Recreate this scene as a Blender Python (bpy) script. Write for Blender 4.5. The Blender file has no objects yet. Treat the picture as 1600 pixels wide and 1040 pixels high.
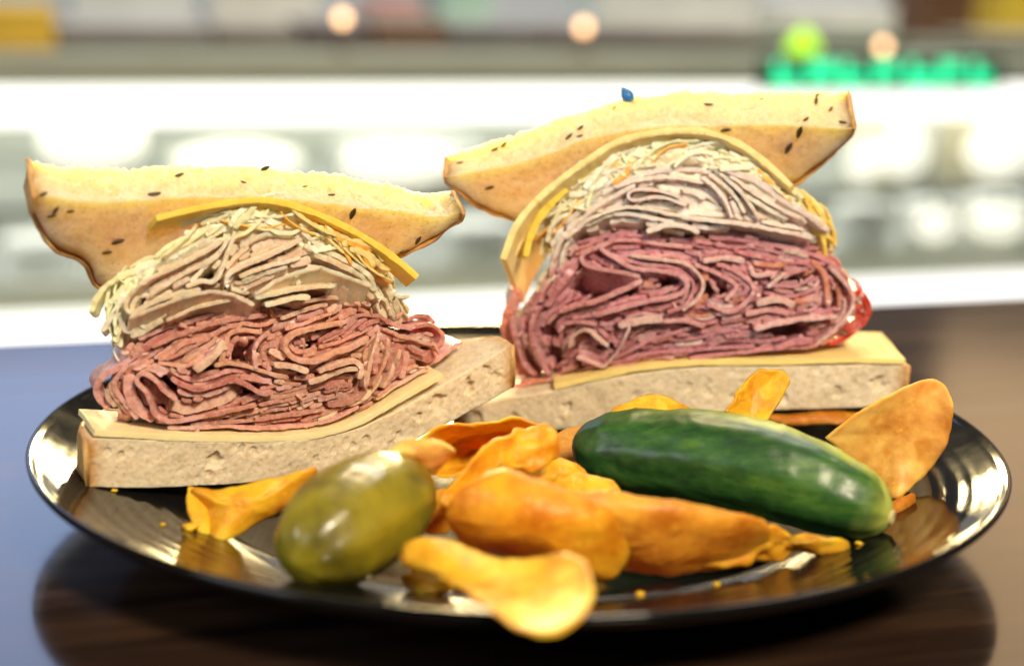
import bpy, bmesh, math, random
import numpy as np
from mathutils import Vector, Matrix
from mathutils.bvhtree import BVHTree

R = math.radians
random.seed(11)
rng = np.random.default_rng(11)
scene = bpy.context.scene
COL = scene.collection

# ------------------------------------------------------------------ camera
CAM = np.array([-.003, -.5183, .1769]); PITCH = .2305; ROLL = .026; FPX = 1600 * 60 / 36
cam_d = bpy.data.cameras.new('camera'); cam = bpy.data.objects.new('camera', cam_d); COL.objects.link(cam)
cam_d.lens = 60; cam_d.sensor_width = 36; cam_d.clip_start = .02; cam_d.clip_end = 50
cam.matrix_world = (Matrix.Translation(Vector(CAM)) @ Matrix.Rotation(math.pi/2 - PITCH, 4, 'X') @ Matrix.Rotation(ROLL, 4, 'Z'))
cam_d.dof.use_dof = True; cam_d.dof.focus_distance = .525; cam_d.dof.aperture_fstop = 5.2
scene.camera = cam

# ------------------------------------------------------------------ light
w = bpy.data.worlds.new('World'); scene.world = w; w.use_nodes = True
w.node_tree.nodes['Background'].inputs[0].default_value = (.96, .96, .96, 1)
w.node_tree.nodes['Background'].inputs[1].default_value = .08

def lamp(name, loc, target, sx, sy, power, col):
    d = bpy.data.lights.new(name, 'AREA'); d.shape = 'RECTANGLE'; d.size = sx; d.size_y = sy
    d.energy = power; d.color = col
    o = bpy.data.objects.new(name, d); COL.objects.link(o)
    o.location = loc
    o.rotation_euler = (Vector(target) - Vector(loc)).to_track_quat('-Z', 'Y').to_euler()
    return o
lamp('window_light', (-1.05, 2.05, 1.00), (0, 0, .1), 1.0, 1.0, 6.2, (.46, .62, 1.0))
lamp('side_window_light', (-1.2, -.75, .60), (0, 0, .05), .6, .6, 9, (.90, .95, 1.0))
lamp('back_fill_light', (-.02, 1.25, .29), (0, 0, .10), .46, .15, 32, (1.0, .76, .36))  # unseen backlight added to make the top breads glow
lamp('front_ceiling_lamp', (.36, -.82, .86), (0, 0, .06), .24, .24, 21.5, (1.0, .84, .62))
lamp('warm_reflect_light', (1.15, 2.3, 1.00), (0, 0, .1), .9, .9, 3.8, (1.0, .66, .34))  # unseen warm panel added for the tan reflection on the table
lamp('gold_fill_light', (.02, 1.10, 1.35), (0, 0, .05), .30, .30, 9, (1.0, .72, .36))  # unseen warm light added for gold on plate rim and bread
lamp('backdrop_fill', (.4, 2.35, 2.2), (.6, 2.5, 0), 2.6, .8, 66, (1.0, .98, .95))  # unseen fill added to brighten the counter goods and wall

vs = scene.view_settings
vs.view_transform = 'Standard'; vs.look = 'None'; vs.exposure = 0.0; vs.gamma = 1.0
try: vs.use_curve_mapping = False
except Exception: pass
scene.render.engine = 'CYCLES'
scene.cycles.max_bounces = 8
scene.cycles.use_denoising = True

# ------------------------------------------------------------------ pixel <-> world helpers
def ray(px, py):
    x = px - 800.; y = 520. - py
    c, s = math.cos(ROLL), math.sin(ROLL)
    xr = x*c - y*s; yr = x*s + y*c
    cp, sp = math.cos(PITCH), math.sin(PITCH)
    return np.array([xr, FPX*cp + yr*sp, -FPX*sp + yr*cp])
def G(px, py, z):
    d = ray(px, py); return CAM + d*((z - CAM[2])/d[2])

class Frame:
    """a local frame: x to the right along a face, y behind it, z up"""
    def __init__(s, o, yaw):
        s.o = np.array([o[0], o[1], 0.]); s.yaw = yaw
        s.eu = np.array([math.cos(yaw), math.sin(yaw), 0]); s.ed = np.array([-math.sin(yaw), math.cos(yaw), 0])
    def uv(s, px, py, d=0.):
        r = ray(px, py); t = (d - (CAM - s.o) @ s.ed)/(r @ s.ed)
        P = CAM + r*t - s.o
        return np.array([P @ s.eu, P[2]])
    def line(s, pts, d=0.): return np.array([s.uv(x, y, d) for x, y in pts])
    def loc(s, P):
        q = np.asarray(P) - s.o; return np.array([q @ s.eu, q @ s.ed, q[2]])

# ------------------------------------------------------------------ numpy noise
_perm = rng.permutation(512)
_perm = np.concatenate([_perm, _perm, _perm])
_grad = rng.normal(size=(512, 3)); _grad /= np.linalg.norm(_grad, axis=1)[:, None]
def noise(P, scale=1., seed=0):
    P = np.asarray(P, float)/scale + seed*17.31
    i = np.floor(P).astype(int); f = P - i; u = f*f*f*(f*(f*6-15)+10)
    i &= 511
    out = 0
    for dx in (0, 1):
        for dy in (0, 1):
            for dz in (0, 1):
                h = _perm[(_perm[(_perm[(i[..., 0]+dx) & 511] + i[..., 1]+dy) & 511] + i[..., 2]+dz) & 511] & 511
                g = _grad[h]
                dot = g[..., 0]*(f[..., 0]-dx) + g[..., 1]*(f[..., 1]-dy) + g[..., 2]*(f[..., 2]-dz)
                wgt = (u[..., 0] if dx else 1-u[..., 0])*(u[..., 1] if dy else 1-u[..., 1])*(u[..., 2] if dz else 1-u[..., 2])
                out = out + dot*wgt
    return out*1.6
def fbm(P, scale, oct=3, seed=0):
    return sum(noise(P, scale/2**k, seed+k)/2**k for k in range(oct))
def n1(t, scale, seed): 
    t = np.asarray(t, float); return noise(np.stack([t, np.full_like(t, .37), np.full_like(t, .71)], -1), scale, seed)

def resample(pts, step=None, n=None):
    """Catmull-Rom through the points, evenly spaced"""
    p = np.asarray(pts, float)
    if len(p) > 2:
        q = np.vstack([2*p[0]-p[1], p, 2*p[-1]-p[-2]])
        out = []
        for i in range(1, len(q)-2):
            t = np.linspace(0, 1, 14, endpoint=False)[:, None]
            a, b, c, d = q[i-1], q[i], q[i+1], q[i+2]
            out.append(.5*((2*b) + (c-a)*t + (2*a-5*b+4*c-d)*t*t + (3*b-a-3*c+d)*t**3))
        p = np.vstack(out+[q[-2:-1]])
    L = np.concatenate([[0], np.cumsum(np.linalg.norm(np.diff(p, axis=0), axis=1))])
    if n is None: n = max(4, int(L[-1]/step)+1)
    s = np.linspace(0, L[-1], n)
    return np.stack([np.interp(s, L, p[:, k]) for k in range(p.shape[1])], 1)

# ------------------------------------------------------------------ object helpers
def mesh_obj(name, verts, faces, mat, parent=None, smooth=True):
    me = bpy.data.meshes.new(name); me.from_pydata([tuple(v) for v in np.asarray(verts)], [], [tuple(f) for f in faces]); me.update()
    if smooth: me.polygons.foreach_set('use_smooth', [True]*len(me.polygons))
    if mat: me.materials.append(mat)
    o = bpy.data.objects.new(name, me); COL.objects.link(o)
    if parent: o.parent = parent
    return o
def tag(o, label=None, cat=None, group=None, kind=None):
    if label: o['label'] = label
    if cat: o['category'] = cat
    if group: o['group'] = group
    if kind: o['kind'] = kind
    return o
def empty(name, loc, rz=0):
    o = bpy.data.objects.new(name, None); COL.objects.link(o); o.location = loc; o.rotation_euler = (0, 0, rz); o.empty_display_size = .02
    return o
def grid_faces(nr, nc, closed_c=False, off=0):
    f = []
    for i in range(nr-1):
        for j in range(nc if closed_c else nc-1):
            k = (j+1) % nc
            f.append((off+i*nc+j, off+i*nc+k, off+(i+1)*nc+k, off+(i+1)*nc+j))
    return f
def box(name, lo, hi, mat, parent=None, bevel=.003):
    bm = bmesh.new(); bmesh.ops.create_cube(bm, size=1)
    lo = Vector(lo); hi = Vector(hi)
    for v in bm.verts: v.co = Vector([(lo[i]+hi[i])/2 + v.co[i]*(hi[i]-lo[i]) for i in range(3)])
    if bevel: bmesh.ops.bevel(bm, geom=list(bm.edges), offset=bevel, segments=2, affect='EDGES', profile=.5)
    me = bpy.data.meshes.new(name); bm.to_mesh(me); bm.free(); me.materials.append(mat)
    o = bpy.data.objects.new(name, me); COL.objects.link(o)
    if parent: o.parent = parent
    return o
def lathe(name, prof, mat, parent=None, seg=48, smooth=True):
    V = []
    for r, z in prof:
        for k in range(seg):
            a = 2*math.pi*k/seg; V.append((r*math.cos(a), r*math.sin(a), z))
    return mesh_obj(name, V, grid_faces(len(prof), seg, True), mat, parent, smooth)

# ------------------------------------------------------------------ materials
def mat(name):
    m = bpy.data.materials.new(name); m.use_nodes = True; nt = m.node_tree
    return m, nt, nt.nodes['Principled BSDF']
def N(nt, t, **k):
    n = nt.nodes.new(t)
    for a, v in k.items():
        if a in n.inputs: n.inputs[a].default_value = v
        else: setattr(n, a, v)
    return n
def ramp(nt, src, stops):
    r = nt.nodes.new('ShaderNodeValToRGB'); e = r.color_ramp.elements
    while len(e) < len(stops): e.new(.5)
    for q, (p, c) in zip(e, stops):
        q.position = p; q.color = c if len(c) == 4 else (*c, 1)
    nt.links.new(src, r.inputs[0]); return r
def mixc(nt, fac, a, b, mode='MIX'):
    m = nt.nodes.new('ShaderNodeMix'); m.data_type = 'RGBA'; m.blend_type = mode
    for sock, v in ((m.inputs[0], fac), (m.inputs[6], a), (m.inputs[7], b)):
        if hasattr(v, 'is_output') or isinstance(v, bpy.types.NodeSocket): nt.links.new(v, sock)
        elif isinstance(v, (int, float)): sock.default_value = v
        else: sock.default_value = (*v, 1) if len(v) == 3 else v
    return m.outputs[2]
def objco(nt):
    return nt.nodes.new('ShaderNodeTexCoord').outputs['Object']
def tex_noise(nt, co, scale, detail=4, rough=.55, stretch=None):
    if stretch:
        mp = nt.nodes.new('ShaderNodeMapping'); mp.inputs['Scale'].default_value = stretch; nt.links.new(co, mp.inputs[0]); co = mp.outputs[0]
    n = N(nt, 'ShaderNodeTexNoise', Scale=scale, Detail=detail, Roughness=rough); nt.links.new(co, n.inputs['Vector']); return n.outputs[0]
def bump(nt, p, h, strength, dist):
    b = N(nt, 'ShaderNodeBump', Strength=strength, Distance=dist); nt.links.new(h, b.inputs['Height']); nt.links.new(b.outputs[0], p.inputs['Normal']); return b
def setp(p, **k):
    for a, v in k.items():
        a = a.replace('_', ' ')
        s = p.inputs[a]
        if isinstance(v, tuple) and len(v) == 3 and s.type == 'RGBA': v = (*v, 1)
        s.default_value = v
def emit(name, col, strength):
    m, nt, p = mat(name); setp(p, Base_Color=col, Emission_Color=col, Emission_Strength=strength, Roughness=.5); return m
def plain(name, col, rough=.5, var=.12, **k):
    m, nt, p = mat(name); co = objco(nt)
    n = tex_noise(nt, co, 9, 3)
    lo = tuple(c*(1-var) for c in col); hi = tuple(min(1, c*(1+var)) for c in col)
    r = ramp(nt, n, [(.3, lo), (.7, hi)]); nt.links.new(r.outputs[0], p.inputs['Base Color'])
    setp(p, Roughness=rough, **k); return m

def meat_material(name, sss, rough, fibre):
    m, nt, p = mat(name); co = objco(nt)
    oi = nt.nodes.new('ShaderNodeObjectInfo')
    n1_ = tex_noise(nt, co, 420, 6, .7)
    n2_ = tex_noise(nt, co, 1300, 3, .6, (1, .35, 1))
    n3_ = tex_noise(nt, co, 95, 4, .6)
    dark = mixc(nt, 1.0, oi.outputs['Color'], fibre[0], 'MULTIPLY')
    r1 = ramp(nt, n1_, [(.36, (0, 0, 0)), (.56, (1, 1, 1))])
    c = mixc(nt, r1.outputs[0], dark, oi.outputs['Color'])
    r2 = ramp(nt, n2_, [(.52, (0, 0, 0)), (.72, (.6, .6, .6))])
    c = mixc(nt, r2.outputs[0], c, fibre[1])
    r3 = ramp(nt, n3_, [(.52, (0, 0, 0)), (.68, (.62, .62, .62))])
    c = mixc(nt, r3.outputs[0], c, fibre[2])
    nt.links.new(c, p.inputs['Base Color'])
    setp(p, Roughness=rough, Subsurface_Weight=sss, Subsurface_Scale=.0035, Subsurface_Radius=(1.0, .42, .25), Specular_IOR_Level=.5)
    bump(nt, p, n1_, .32, .0005)
    return m
M_BEEF = meat_material('beef', .55, .30, ((.74, .60, .62), (.78, .52, .50), (.76, .48, .46)))
M_TURKEY = meat_material('turkey', .60, .34, ((.92, .86, .82), (.92, .84, .77), (.90, .77, .68)))

def bread_material(name, base, dark, glow, sss, scale, rad=(1.0, .62, .25)):
    m, nt, p = mat(name); co = objco(nt)
    n = tex_noise(nt, co, 350, 5, .7)
    v = N(nt, 'ShaderNodeTexVoronoi', Scale=620.); nt.links.new(co, v.inputs['Vector'])
    n3 = tex_noise(nt, co, 45, 3, .5)
    r = ramp(nt, n, [(.36, dark), (.56, base)])
    r3 = ramp(nt, n3, [(.4, (0, 0, 0)), (.75, (.5, .5, .5))])
    c = mixc(nt, r3.outputs[0], r.outputs[0], glow)
    at = nt.nodes.new('ShaderNodeAttribute'); at.attribute_name = 'toast'
    v2 = N(nt, 'ShaderNodeTexVoronoi', Scale=430.); nt.links.new(co, v2.inputs['Vector'])
    rv = ramp(nt, v2.outputs['Distance'], [(.10, (.42, .42, .42)), (.24, (0, 0, 0))]); c = mixc(nt, rv.outputs[0], c, tuple(q*.55 for q in dark))
    c = mixc(nt, at.outputs['Fac'], c, (.50, .24, .065))
    nt.links.new(c, p.inputs['Base Color'])
    setp(p, Roughness=.8, Subsurface_Weight=sss, Subsurface_Scale=scale, Subsurface_Radius=rad, Specular_IOR_Level=.2)
    h = mixc(nt, .5, n, v.outputs['Distance'])
    bump(nt, p, h, .36, .0006)
    return m
M_CRUMB = bread_material('rye_crumb', (.72, .61, .43), (.60, .48, .31), (.70, .56, .36), .5, .004)
M_CRUMB_TOP = bread_material('light_rye_crumb', (.72, .59, .37), (.60, .46, .26), (.72, .53, .22), 1.0, .026, (1.0, .84, .19))
def crust_material():
    m, nt, p = mat('crust'); co = objco(nt)
    n = tex_noise(nt, co, 120, 5, .65)
    r = ramp(nt, n, [(.3, (.26, .115, .030)), (.48, (.48, .25, .075)), (.68, (.66, .42, .16))])
    nt.links.new(r.outputs[0], p.inputs['Base Color']); setp(p, Roughness=.62, Subsurface_Weight=.25, Subsurface_Scale=.004, Subsurface_Radius=(1, .5, .2))
    bump(nt, p, n, .6, .0008); return m
M_CRUST = crust_material()
def cheese_material():
    m, nt, p = mat('cheese'); co = objco(nt)
    oi = nt.nodes.new('ShaderNodeObjectInfo')
    n = tex_noise(nt, co, 90, 3)
    r = ramp(nt, n, [(.3, (.86, .86, .80)), (.7, (1, 1, 1))])
    c = mixc(nt, 1., oi.outputs['Color'], r.outputs[0], 'MULTIPLY'); nt.links.new(c, p.inputs['Base Color'])
    setp(p, Roughness=.36, Subsurface_Weight=.5, Subsurface_Scale=.0018, Subsurface_Radius=(1, .75, .25), Specular_IOR_Level=.3)
    bump(nt, p, tex_noise(nt, co, 400, 2), .15, .0005); return m
M_CHEESE = cheese_material()
def slaw_material():
    m, nt, p = mat('slaw'); co = objco(nt)
    oi = nt.nodes.new('ShaderNodeObjectInfo')
    n = tex_noise(nt, co, 200, 3)
    r = ramp(nt, n, [(.3, (.86, .86, .80)), (.7, (1, 1, 1))])
    c = mixc(nt, 1., oi.outputs['Color'], r.outputs[0], 'MULTIPLY'); nt.links.new(c, p.inputs['Base Color'])
    setp(p, Roughness=.30, Subsurface_Weight=.35, Subsurface_Scale=.0015, Subsurface_Radius=(1, .85, .45), Specular_IOR_Level=.5)
    bump(nt, p, n, .3, .0006); return m
M_SLAW = slaw_material()
M_SEED = plain('caraway', (.045, .026, .014), .5, .3)
def chip_material():
    m, nt, p = mat('potato_chip'); co = objco(nt)
    oi = nt.nodes.new('ShaderNodeObjectInfo')
    n = tex_noise(nt, co, 65, 4, .6); n2 = tex_noise(nt, co, 420, 4, .6)
    a = mixc(nt, 1., oi.outputs['Color'], (.66, .46, .26), 'MULTIPLY')
    r = ramp(nt, n, [(.34, (0, 0, 0)), (.60, (1, 1, 1))])
    c = mixc(nt, r.outputs[0], a, oi.outputs['Color'])
    r2 = ramp(nt, n2, [(.58, (0, 0, 0)), (.74, (.6, .6, .6))])
    c = mixc(nt, r2.outputs[0], c, (.92, .56, .06))
    ta = nt.nodes.new('ShaderNodeAttribute'); ta.attribute_name = 'rim'
    c = mixc(nt, ta.outputs['Fac'], c, (.60, .25, .02))
    nt.links.new(c, p.inputs['Base Color'])
    setp(p, Roughness=.46, Subsurface_Weight=.7, Subsurface_Scale=.003, Subsurface_Radius=(1, .55, .08), Specular_IOR_Level=.3)
    vo = N(nt, 'ShaderNodeTexVoronoi', Scale=330.); nt.links.new(co, vo.inputs['Vector'])
    h = mixc(nt, .4, n2, tex_noise(nt, co, 150, 3)); h = mixc(nt, .25, h, vo.outputs['Distance'])
    bump(nt, p, h, .45, .0009); return m
M_CHIP = chip_material()
def plate_material():
    m, nt, p = mat('black_glaze'); co = objco(nt)
    n = tex_noise(nt, co, 60, 4)
    r = ramp(nt, n, [(.35, (.06, .06, .06)), (.75, (.13, .13, .13))]); nt.links.new(r.outputs[0], p.inputs['Roughness'])
    setp(p, Base_Color=(.006, .006, .006), Specular_IOR_Level=.32, Coat_Weight=.0); return m
M_PLATE = plate_material()
def table_material():
    m, nt, p = mat('varnished_wood'); co = objco(nt)
    mp = nt.nodes.new('ShaderNodeMapping'); mp.inputs['Rotation'].default_value = (0, 0, R(-14)); mp.inputs['Scale'].default_value = (1.2, 14, 1)
    nt.links.new(co, mp.inputs[0])
    n = N(nt, 'ShaderNodeTexNoise', Scale=6., Detail=6., Roughness=.6, Distortion=.6); nt.links.new(mp.outputs[0], n.inputs['Vector'])
    r = ramp(nt, n.outputs[0], [(.32, (.010, .006, .005)), (.52, (.030, .016, .010)), (.70, (.052, .028, .015))])
    nt.links.new(r.outputs[0], p.inputs['Base Color'])
    r2 = ramp(nt, n.outputs[0], [(.3, (.10, .10, .10)), (.7, (.17, .17, .17))]); nt.links.new(r2.outputs[0], p.inputs['Roughness'])
    setp(p, Specular_IOR_Level=.6, Coat_Weight=.3, Coat_Roughness=.14)
    bump(nt, p, n.outputs[0], .03, .001); return m
M_TABLE = table_material()

# ------------------------------------------------------------------ table (far edge runs parallel to the display case)
EDGE = R(18.1)
def build_table():
    t = empty('table', (.02, .269, 0), EDGE)
    tag(t, 'dark varnished wooden table under the black plate', 'table')
    # local: x along the far edge, y = 0 at the far edge, towards the camera is -y
    box('table_top', (-1.1, -1.0, -.030), (1.1, 0, 0), M_TABLE, t, .003)
    box('apron', (-1.0, -.93, -.10), (1.0, -.06, -.031), M_TABLE, t, .003)
    for x in (-.92, .92):
        for y in (-.86, -.12): box('leg', (x-.03, y-.03, -.74), (x+.03, y+.03, -.101), M_TABLE, t, .003)
build_table()

# ------------------------------------------------------------------ plate
def plate_z(r):
    return float(np.interp(r, [0, .092, .099, .106, .113, .125, .137, .1455, .1485], [.0062, .0062, .0068, .0092, .0112, .0142, .0176, .0212, .0232]))
def build_plate():
    rs = np.concatenate([np.linspace(0.0005, .09, 14), np.linspace(.092, .1475, 150)])
    prof = []
    for r in rs:
        z = plate_z(r)
        z = np.mean([plate_z(r+k*.0012) for k in (-2, -1, 0, 1, 2)]) if r > .005 else z
        if .110 < r < .142: z += .00005*math.sin((r-.110)*2*math.pi/.0053)*min(1, (r-.110)/.003, (.142-r)/.003)
        prof.append((r, z))
    prof += [(.1487, .0238), (.1496, .0240), (.1502, .0234), (.1500, .0222), (.1490, .0208), (.1450, .0178), (.136, .0137), (.124, .0100), (.112, .0068), (.104, .0042),
             (.0935, .0022), (.0905, .0006), (.0880, .0004), (.0860, .0010), (.0850, .0024), (.0500, .0026), (.0005, .0026)]
    o = lathe('dinner_plate', prof, M_PLATE, None, 160)
    tag(o, 'round black glossy plate with fine concentric rings on its rim', 'plate')
    return o
PLATE = build_plate()

# ------------------------------------------------------------------ bread slabs
def slab(name, parent, inner, Ls, T, tilt, curl, mat_c, pores, sgn=1, n_s=420, n_f=40, n_d=40, seed=1, crust_w=.0019, rough=.0004, ragged=0., crust_label=None, split=None):
    """inner: front edge curve (u,v) of the lower/inner face; Ls: [(s,len)]; T: [(s,thickness)];
    tilt: angle by which the slice falls away backwards; returns the crumb object and its crust"""
    C = resample(inner, n=n_s)
    s = np.linspace(0, 1, n_s)
    L = np.interp(s, [a for a, b in Ls], [b for a, b in Ls])
    k = np.hanning(9); k /= k.sum(); L = np.convolve(np.pad(L, 4, mode='edge'), k, 'valid')
    L = L*(1 + .03*n1(s, .05, seed+3))
    Th = np.interp(s, [a for a, b in T], [b for a, b in T])
    Th = np.convolve(np.pad(Th, 4, mode='edge'), k, 'valid')
    def along(l):                       # (depth, drop) after a length l on the inner face
        l = np.asarray(l); nn = 24; q = np.linspace(0, 1, nn)
        a = tilt + curl*l[..., None]*q
        return (np.cos(a).mean(-1)*l, -np.sin(a).mean(-1)*l, tilt + curl*l)
    def place(i, l, t):                 # station index array, length along inner face, height in thickness
        d, v, a = along(l)
        return np.stack([C[i, 0], d + np.sin(a)*t, C[i, 1] + v + np.cos(a)*t], -1)
    # cross-section loop: front face (inner to outer), outer face to the back, rounded back, inner face to the front
    fr = np.linspace(0, 1, n_f); ds = np.linspace(0, 1, n_d)[1:]
    idx = np.arange(n_s)
    rows = []; tags = []
    for f in fr: rows.append(('f', 0., f))
    for q in ds: rows.append(('o', q, 1.))
    for f in np.linspace(1, 0, 7)[1:-1]: rows.append(('b', 1., f))
    for q in ds[::-1]: rows.append(('i', q, 0.))
    V = np.zeros((n_s, len(rows), 3))
    for j, (kd, q, f) in enumerate(rows):
        l = L*q
        inset = 0.
        if kd == 'o': t = Th*(1 - .30*np.clip((q-.70)/.30, 0, 1)**2)
        elif kd == 'i': t = Th*(.22*np.clip((q-.75)/.25, 0, 1)**2)
        elif kd == 'b': t = Th*(.22 + (f)*(.70-.22)); l = L + .0016*math.sin(math.pi*f)
        else: t = Th*f
        V[:, j] = place(idx, l, t)
    # crumb relief on the cut face
    P = V.reshape(-1, 3).copy()
    kinds = np.array([r_[0] for r_ in rows]); qs = np.array([r_[1] for r_ in rows]); fs = np.array([r_[2] for r_ in rows])
    W = np.where(kinds == 'f', 1.0, np.where(kinds == 'b', .5, .55))
    W = np.tile(W, n_s)
    nrm = np.zeros_like(P); front = np.tile(kinds == 'f', n_s)
    nx, nd, nz = 0, -math.cos(tilt), math.sin(tilt)
    nrm[front] = (0, nd, nz)
    disp = fbm(P, .0016, 3, seed)*rough*.5 + fbm(P, .012, 2, seed+5)*rough*1.6
    for (ps, pf, pr, pd) in pores:      # pits: where along, where across, radius, depth
        i = int(ps*(n_s-1)); c = place(np.array([i]), np.array([0.]), np.array([Th[i]*pf]))[0]
        r_ = np.linalg.norm((P - c)*np.array([1, 1, .75]), axis=1)/pr
        near = (r_ < 1.8) & front
        rq = r_[near]*(1 + .55*noise(P[near], pr*.9, seed+60)); disp[near] -= np.where(rq < 1, np.minimum(1, (1-rq**2)*1.6)*pd*.65, 0)
    P += nrm*(disp)[:, None]
    oth = ~front
    P[oth] += np.stack([noise(P[oth], .006, seed+8), noise(P[oth], .006, seed+9), noise(P[oth], .006, seed+10)], 1)*.00035
    if ragged:                          # torn upper rim of the cut face
        rg = np.clip((np.tile(fs, n_s)-.80)/.2, 0, 1)*front
        P[:, 2] += rg*(fbm(P*np.array([1, 0, 0]), .0024, 3, seed+21)*ragged)
    nc = len(rows)
    F = grid_faces(n_s, nc, True)
    F.append(tuple(range(nc-1, -1, -1))); F.append(tuple((n_s-1)*nc + j for j in range(nc)))
    crumb = mesh_obj(name, P, F, mat_c, parent)
    at = crumb.data.attributes.new('toast', 'FLOAT', 'POINT')
    rem = np.tile(np.where(kinds == 'f', 0, qs), (n_s, 1)); rem = L[:, None]*(1-rem)          # length left to the baked edge
    run = np.minimum(np.abs(C[:, 0]-C[0, 0]), np.abs(C[:, 0]-C[-1, 0]))[:, None]
    dist = np.where(np.tile(kinds == 'f', (n_s, 1)), run, np.minimum(rem, run+rem*0+.0005))
    dist = np.where(np.tile(kinds == 'b', (n_s, 1)), 0, dist)
    tv = np.clip(1-dist/.0052, 0, 1)**1.5*(1+.5*fbm(V, .006, 2, seed+40)); tv = np.clip(tv, 0, 1)
    at.data.foreach_set('value', tv.reshape(-1).astype(np.float32))
    # crust: a band that follows the slice's outline round its back, end to end
    per = []                            # (station, length)
    n0 = 10
    for q in np.linspace(0, 1, n0, endpoint=False): per.append((0., L[0]*q))
    for i in range(0, n_s, 3): per.append((float(i), L[i]))
    for q in np.linspace(1, 0, n0+1)[1:]: per.append((n_s-1., L[-1]*q))
    per = np.array(per)
    ii = per[:, 0].astype(int); ll = per[:, 1]
    mid = np.stack([C[ii, 0], ll], 1)
    # outward direction in (station-u, length) plane
    tn = np.gradient(mid, axis=0); tn /= np.linalg.norm(tn, axis=1)[:, None]+1e-9
    on = np.stack([-tn[:, 1], tn[:, 0]], 1)
    kk = np.hanning(9); kk /= kk.sum()
    on = np.stack([np.convolve(np.pad(on[:, c], 4, mode='edge'), kk, 'valid') for c in (0, 1)], 1); on /= np.linalg.norm(on, axis=1)[:, None]+1e-9
    sec = []
    for a in np.linspace(0, 2*math.pi, 14, endpoint=False):
        sec.append((math.copysign(abs(math.cos(a))**.6, math.cos(a)), math.copysign(abs(math.sin(a))**.6, math.sin(a))))
    VV = np.zeros((len(per), len(sec), 3))
    lowf, hif = (.04, .86) 
    for j, (a, b) in enumerate(sec):
        off = a*crust_w*.5 + crust_w*.12
        l = np.maximum(ll + on[:, 1]*off, -.0003)
        tq = Th[ii]*(.5 + .5*b*(1.01 if True else 1)) if crust_label is None else Th[ii]*(.5+.5*b)
        tq = np.where(tq > Th[ii]*.5, Th[ii]*.5 + (tq-Th[ii]*.5)*np.interp(ll, [0, .012, .03], [1., .9, .72]), Th[ii]*.5 + (tq-Th[ii]*.5)*np.interp(ll, [0, .012, .03], [1., .92, .70]))
        p = place(ii, l, tq); p[:, 0] += on[:, 0]*off
        VV[:, j] = p
    Q = VV.reshape(-1, 3)
    Q += np.stack([noise(Q, .004, seed+31), noise(Q, .004, seed+32), noise(Q, .004, seed+33)], 1)*.0004 + np.stack([noise(Q, .011, seed+34), noise(Q, .011, seed+35), noise(Q, .011, seed+36)], 1)*.0007
    ns = len(sec)
    F2 = grid_faces(len(per), ns, True); F2.append(tuple(range(ns-1, -1, -1))); F2.append(tuple((len(per)-1)*ns+j for j in range(ns)))
    mesh_obj('crust', Q, F2, M_CRUST, crumb)
    return crumb

def random_pores(n, seed, big=()):
    r = random.Random(seed); out = list(big)
    for k in range(n):
        R_ = r.choice([.0005, .0006, .0008, .0010, .0013]); out.append((r.random(), r.uniform(.06, .94), R_, R_*r.uniform(.4, .9)))
    return out

def make_seed_mesh():
    bm = bmesh.new(); bmesh.ops.create_icosphere(bm, subdivisions=2, radius=1)
    for v in bm.verts:
        x = v.co.x; v.co = Vector((x*.0015, v.co.y*.00055*(1-.45*abs(x)**2), v.co.z*.00045 + .0002*x*x))
    me = bpy.data.meshes.new('caraway_seed'); bm.to_mesh(me); bm.free(); me.materials.append(M_SEED)
    me.polygons.foreach_set('use_smooth', [True]*len(me.polygons)); return me
SEED = make_seed_mesh()
def seeds_on(bread, fr, pix, seed):
    """caraway seeds pressed into the bread where they show"""
    r = random.Random(seed)
    me = bread.data; bv = BVHTree.FromPolygons([v.co.copy() for v in me.vertices], [tuple(p.vertices) for p in me.polygons])
    o = Vector(fr.loc(CAM))
    for (px, py, sc, ang) in pix:
        d = ray(px, py); dl = Vector((d @ fr.eu, d @ fr.ed, d[2])).normalized()
        h, n, i, t = bv.ray_cast(o, dl)
        if h is None: continue
        if n.dot(dl) > 0: n = -n
        e = bpy.data.objects.new('seed', SEED); COL.objects.link(e); e.parent = bread
        t1 = Vector((math.cos(R(ang)), 0, math.sin(R(ang)))); t1 = (t1 - n*t1.dot(n)).normalized(); t2 = n.cross(t1)
        m = Matrix((t1, t2, n)).transposed().to_4x4(); m.translation = h + n*.0001
        e.matrix_local = m @ Matrix.Scale(sc*1.2, 4)

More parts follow.
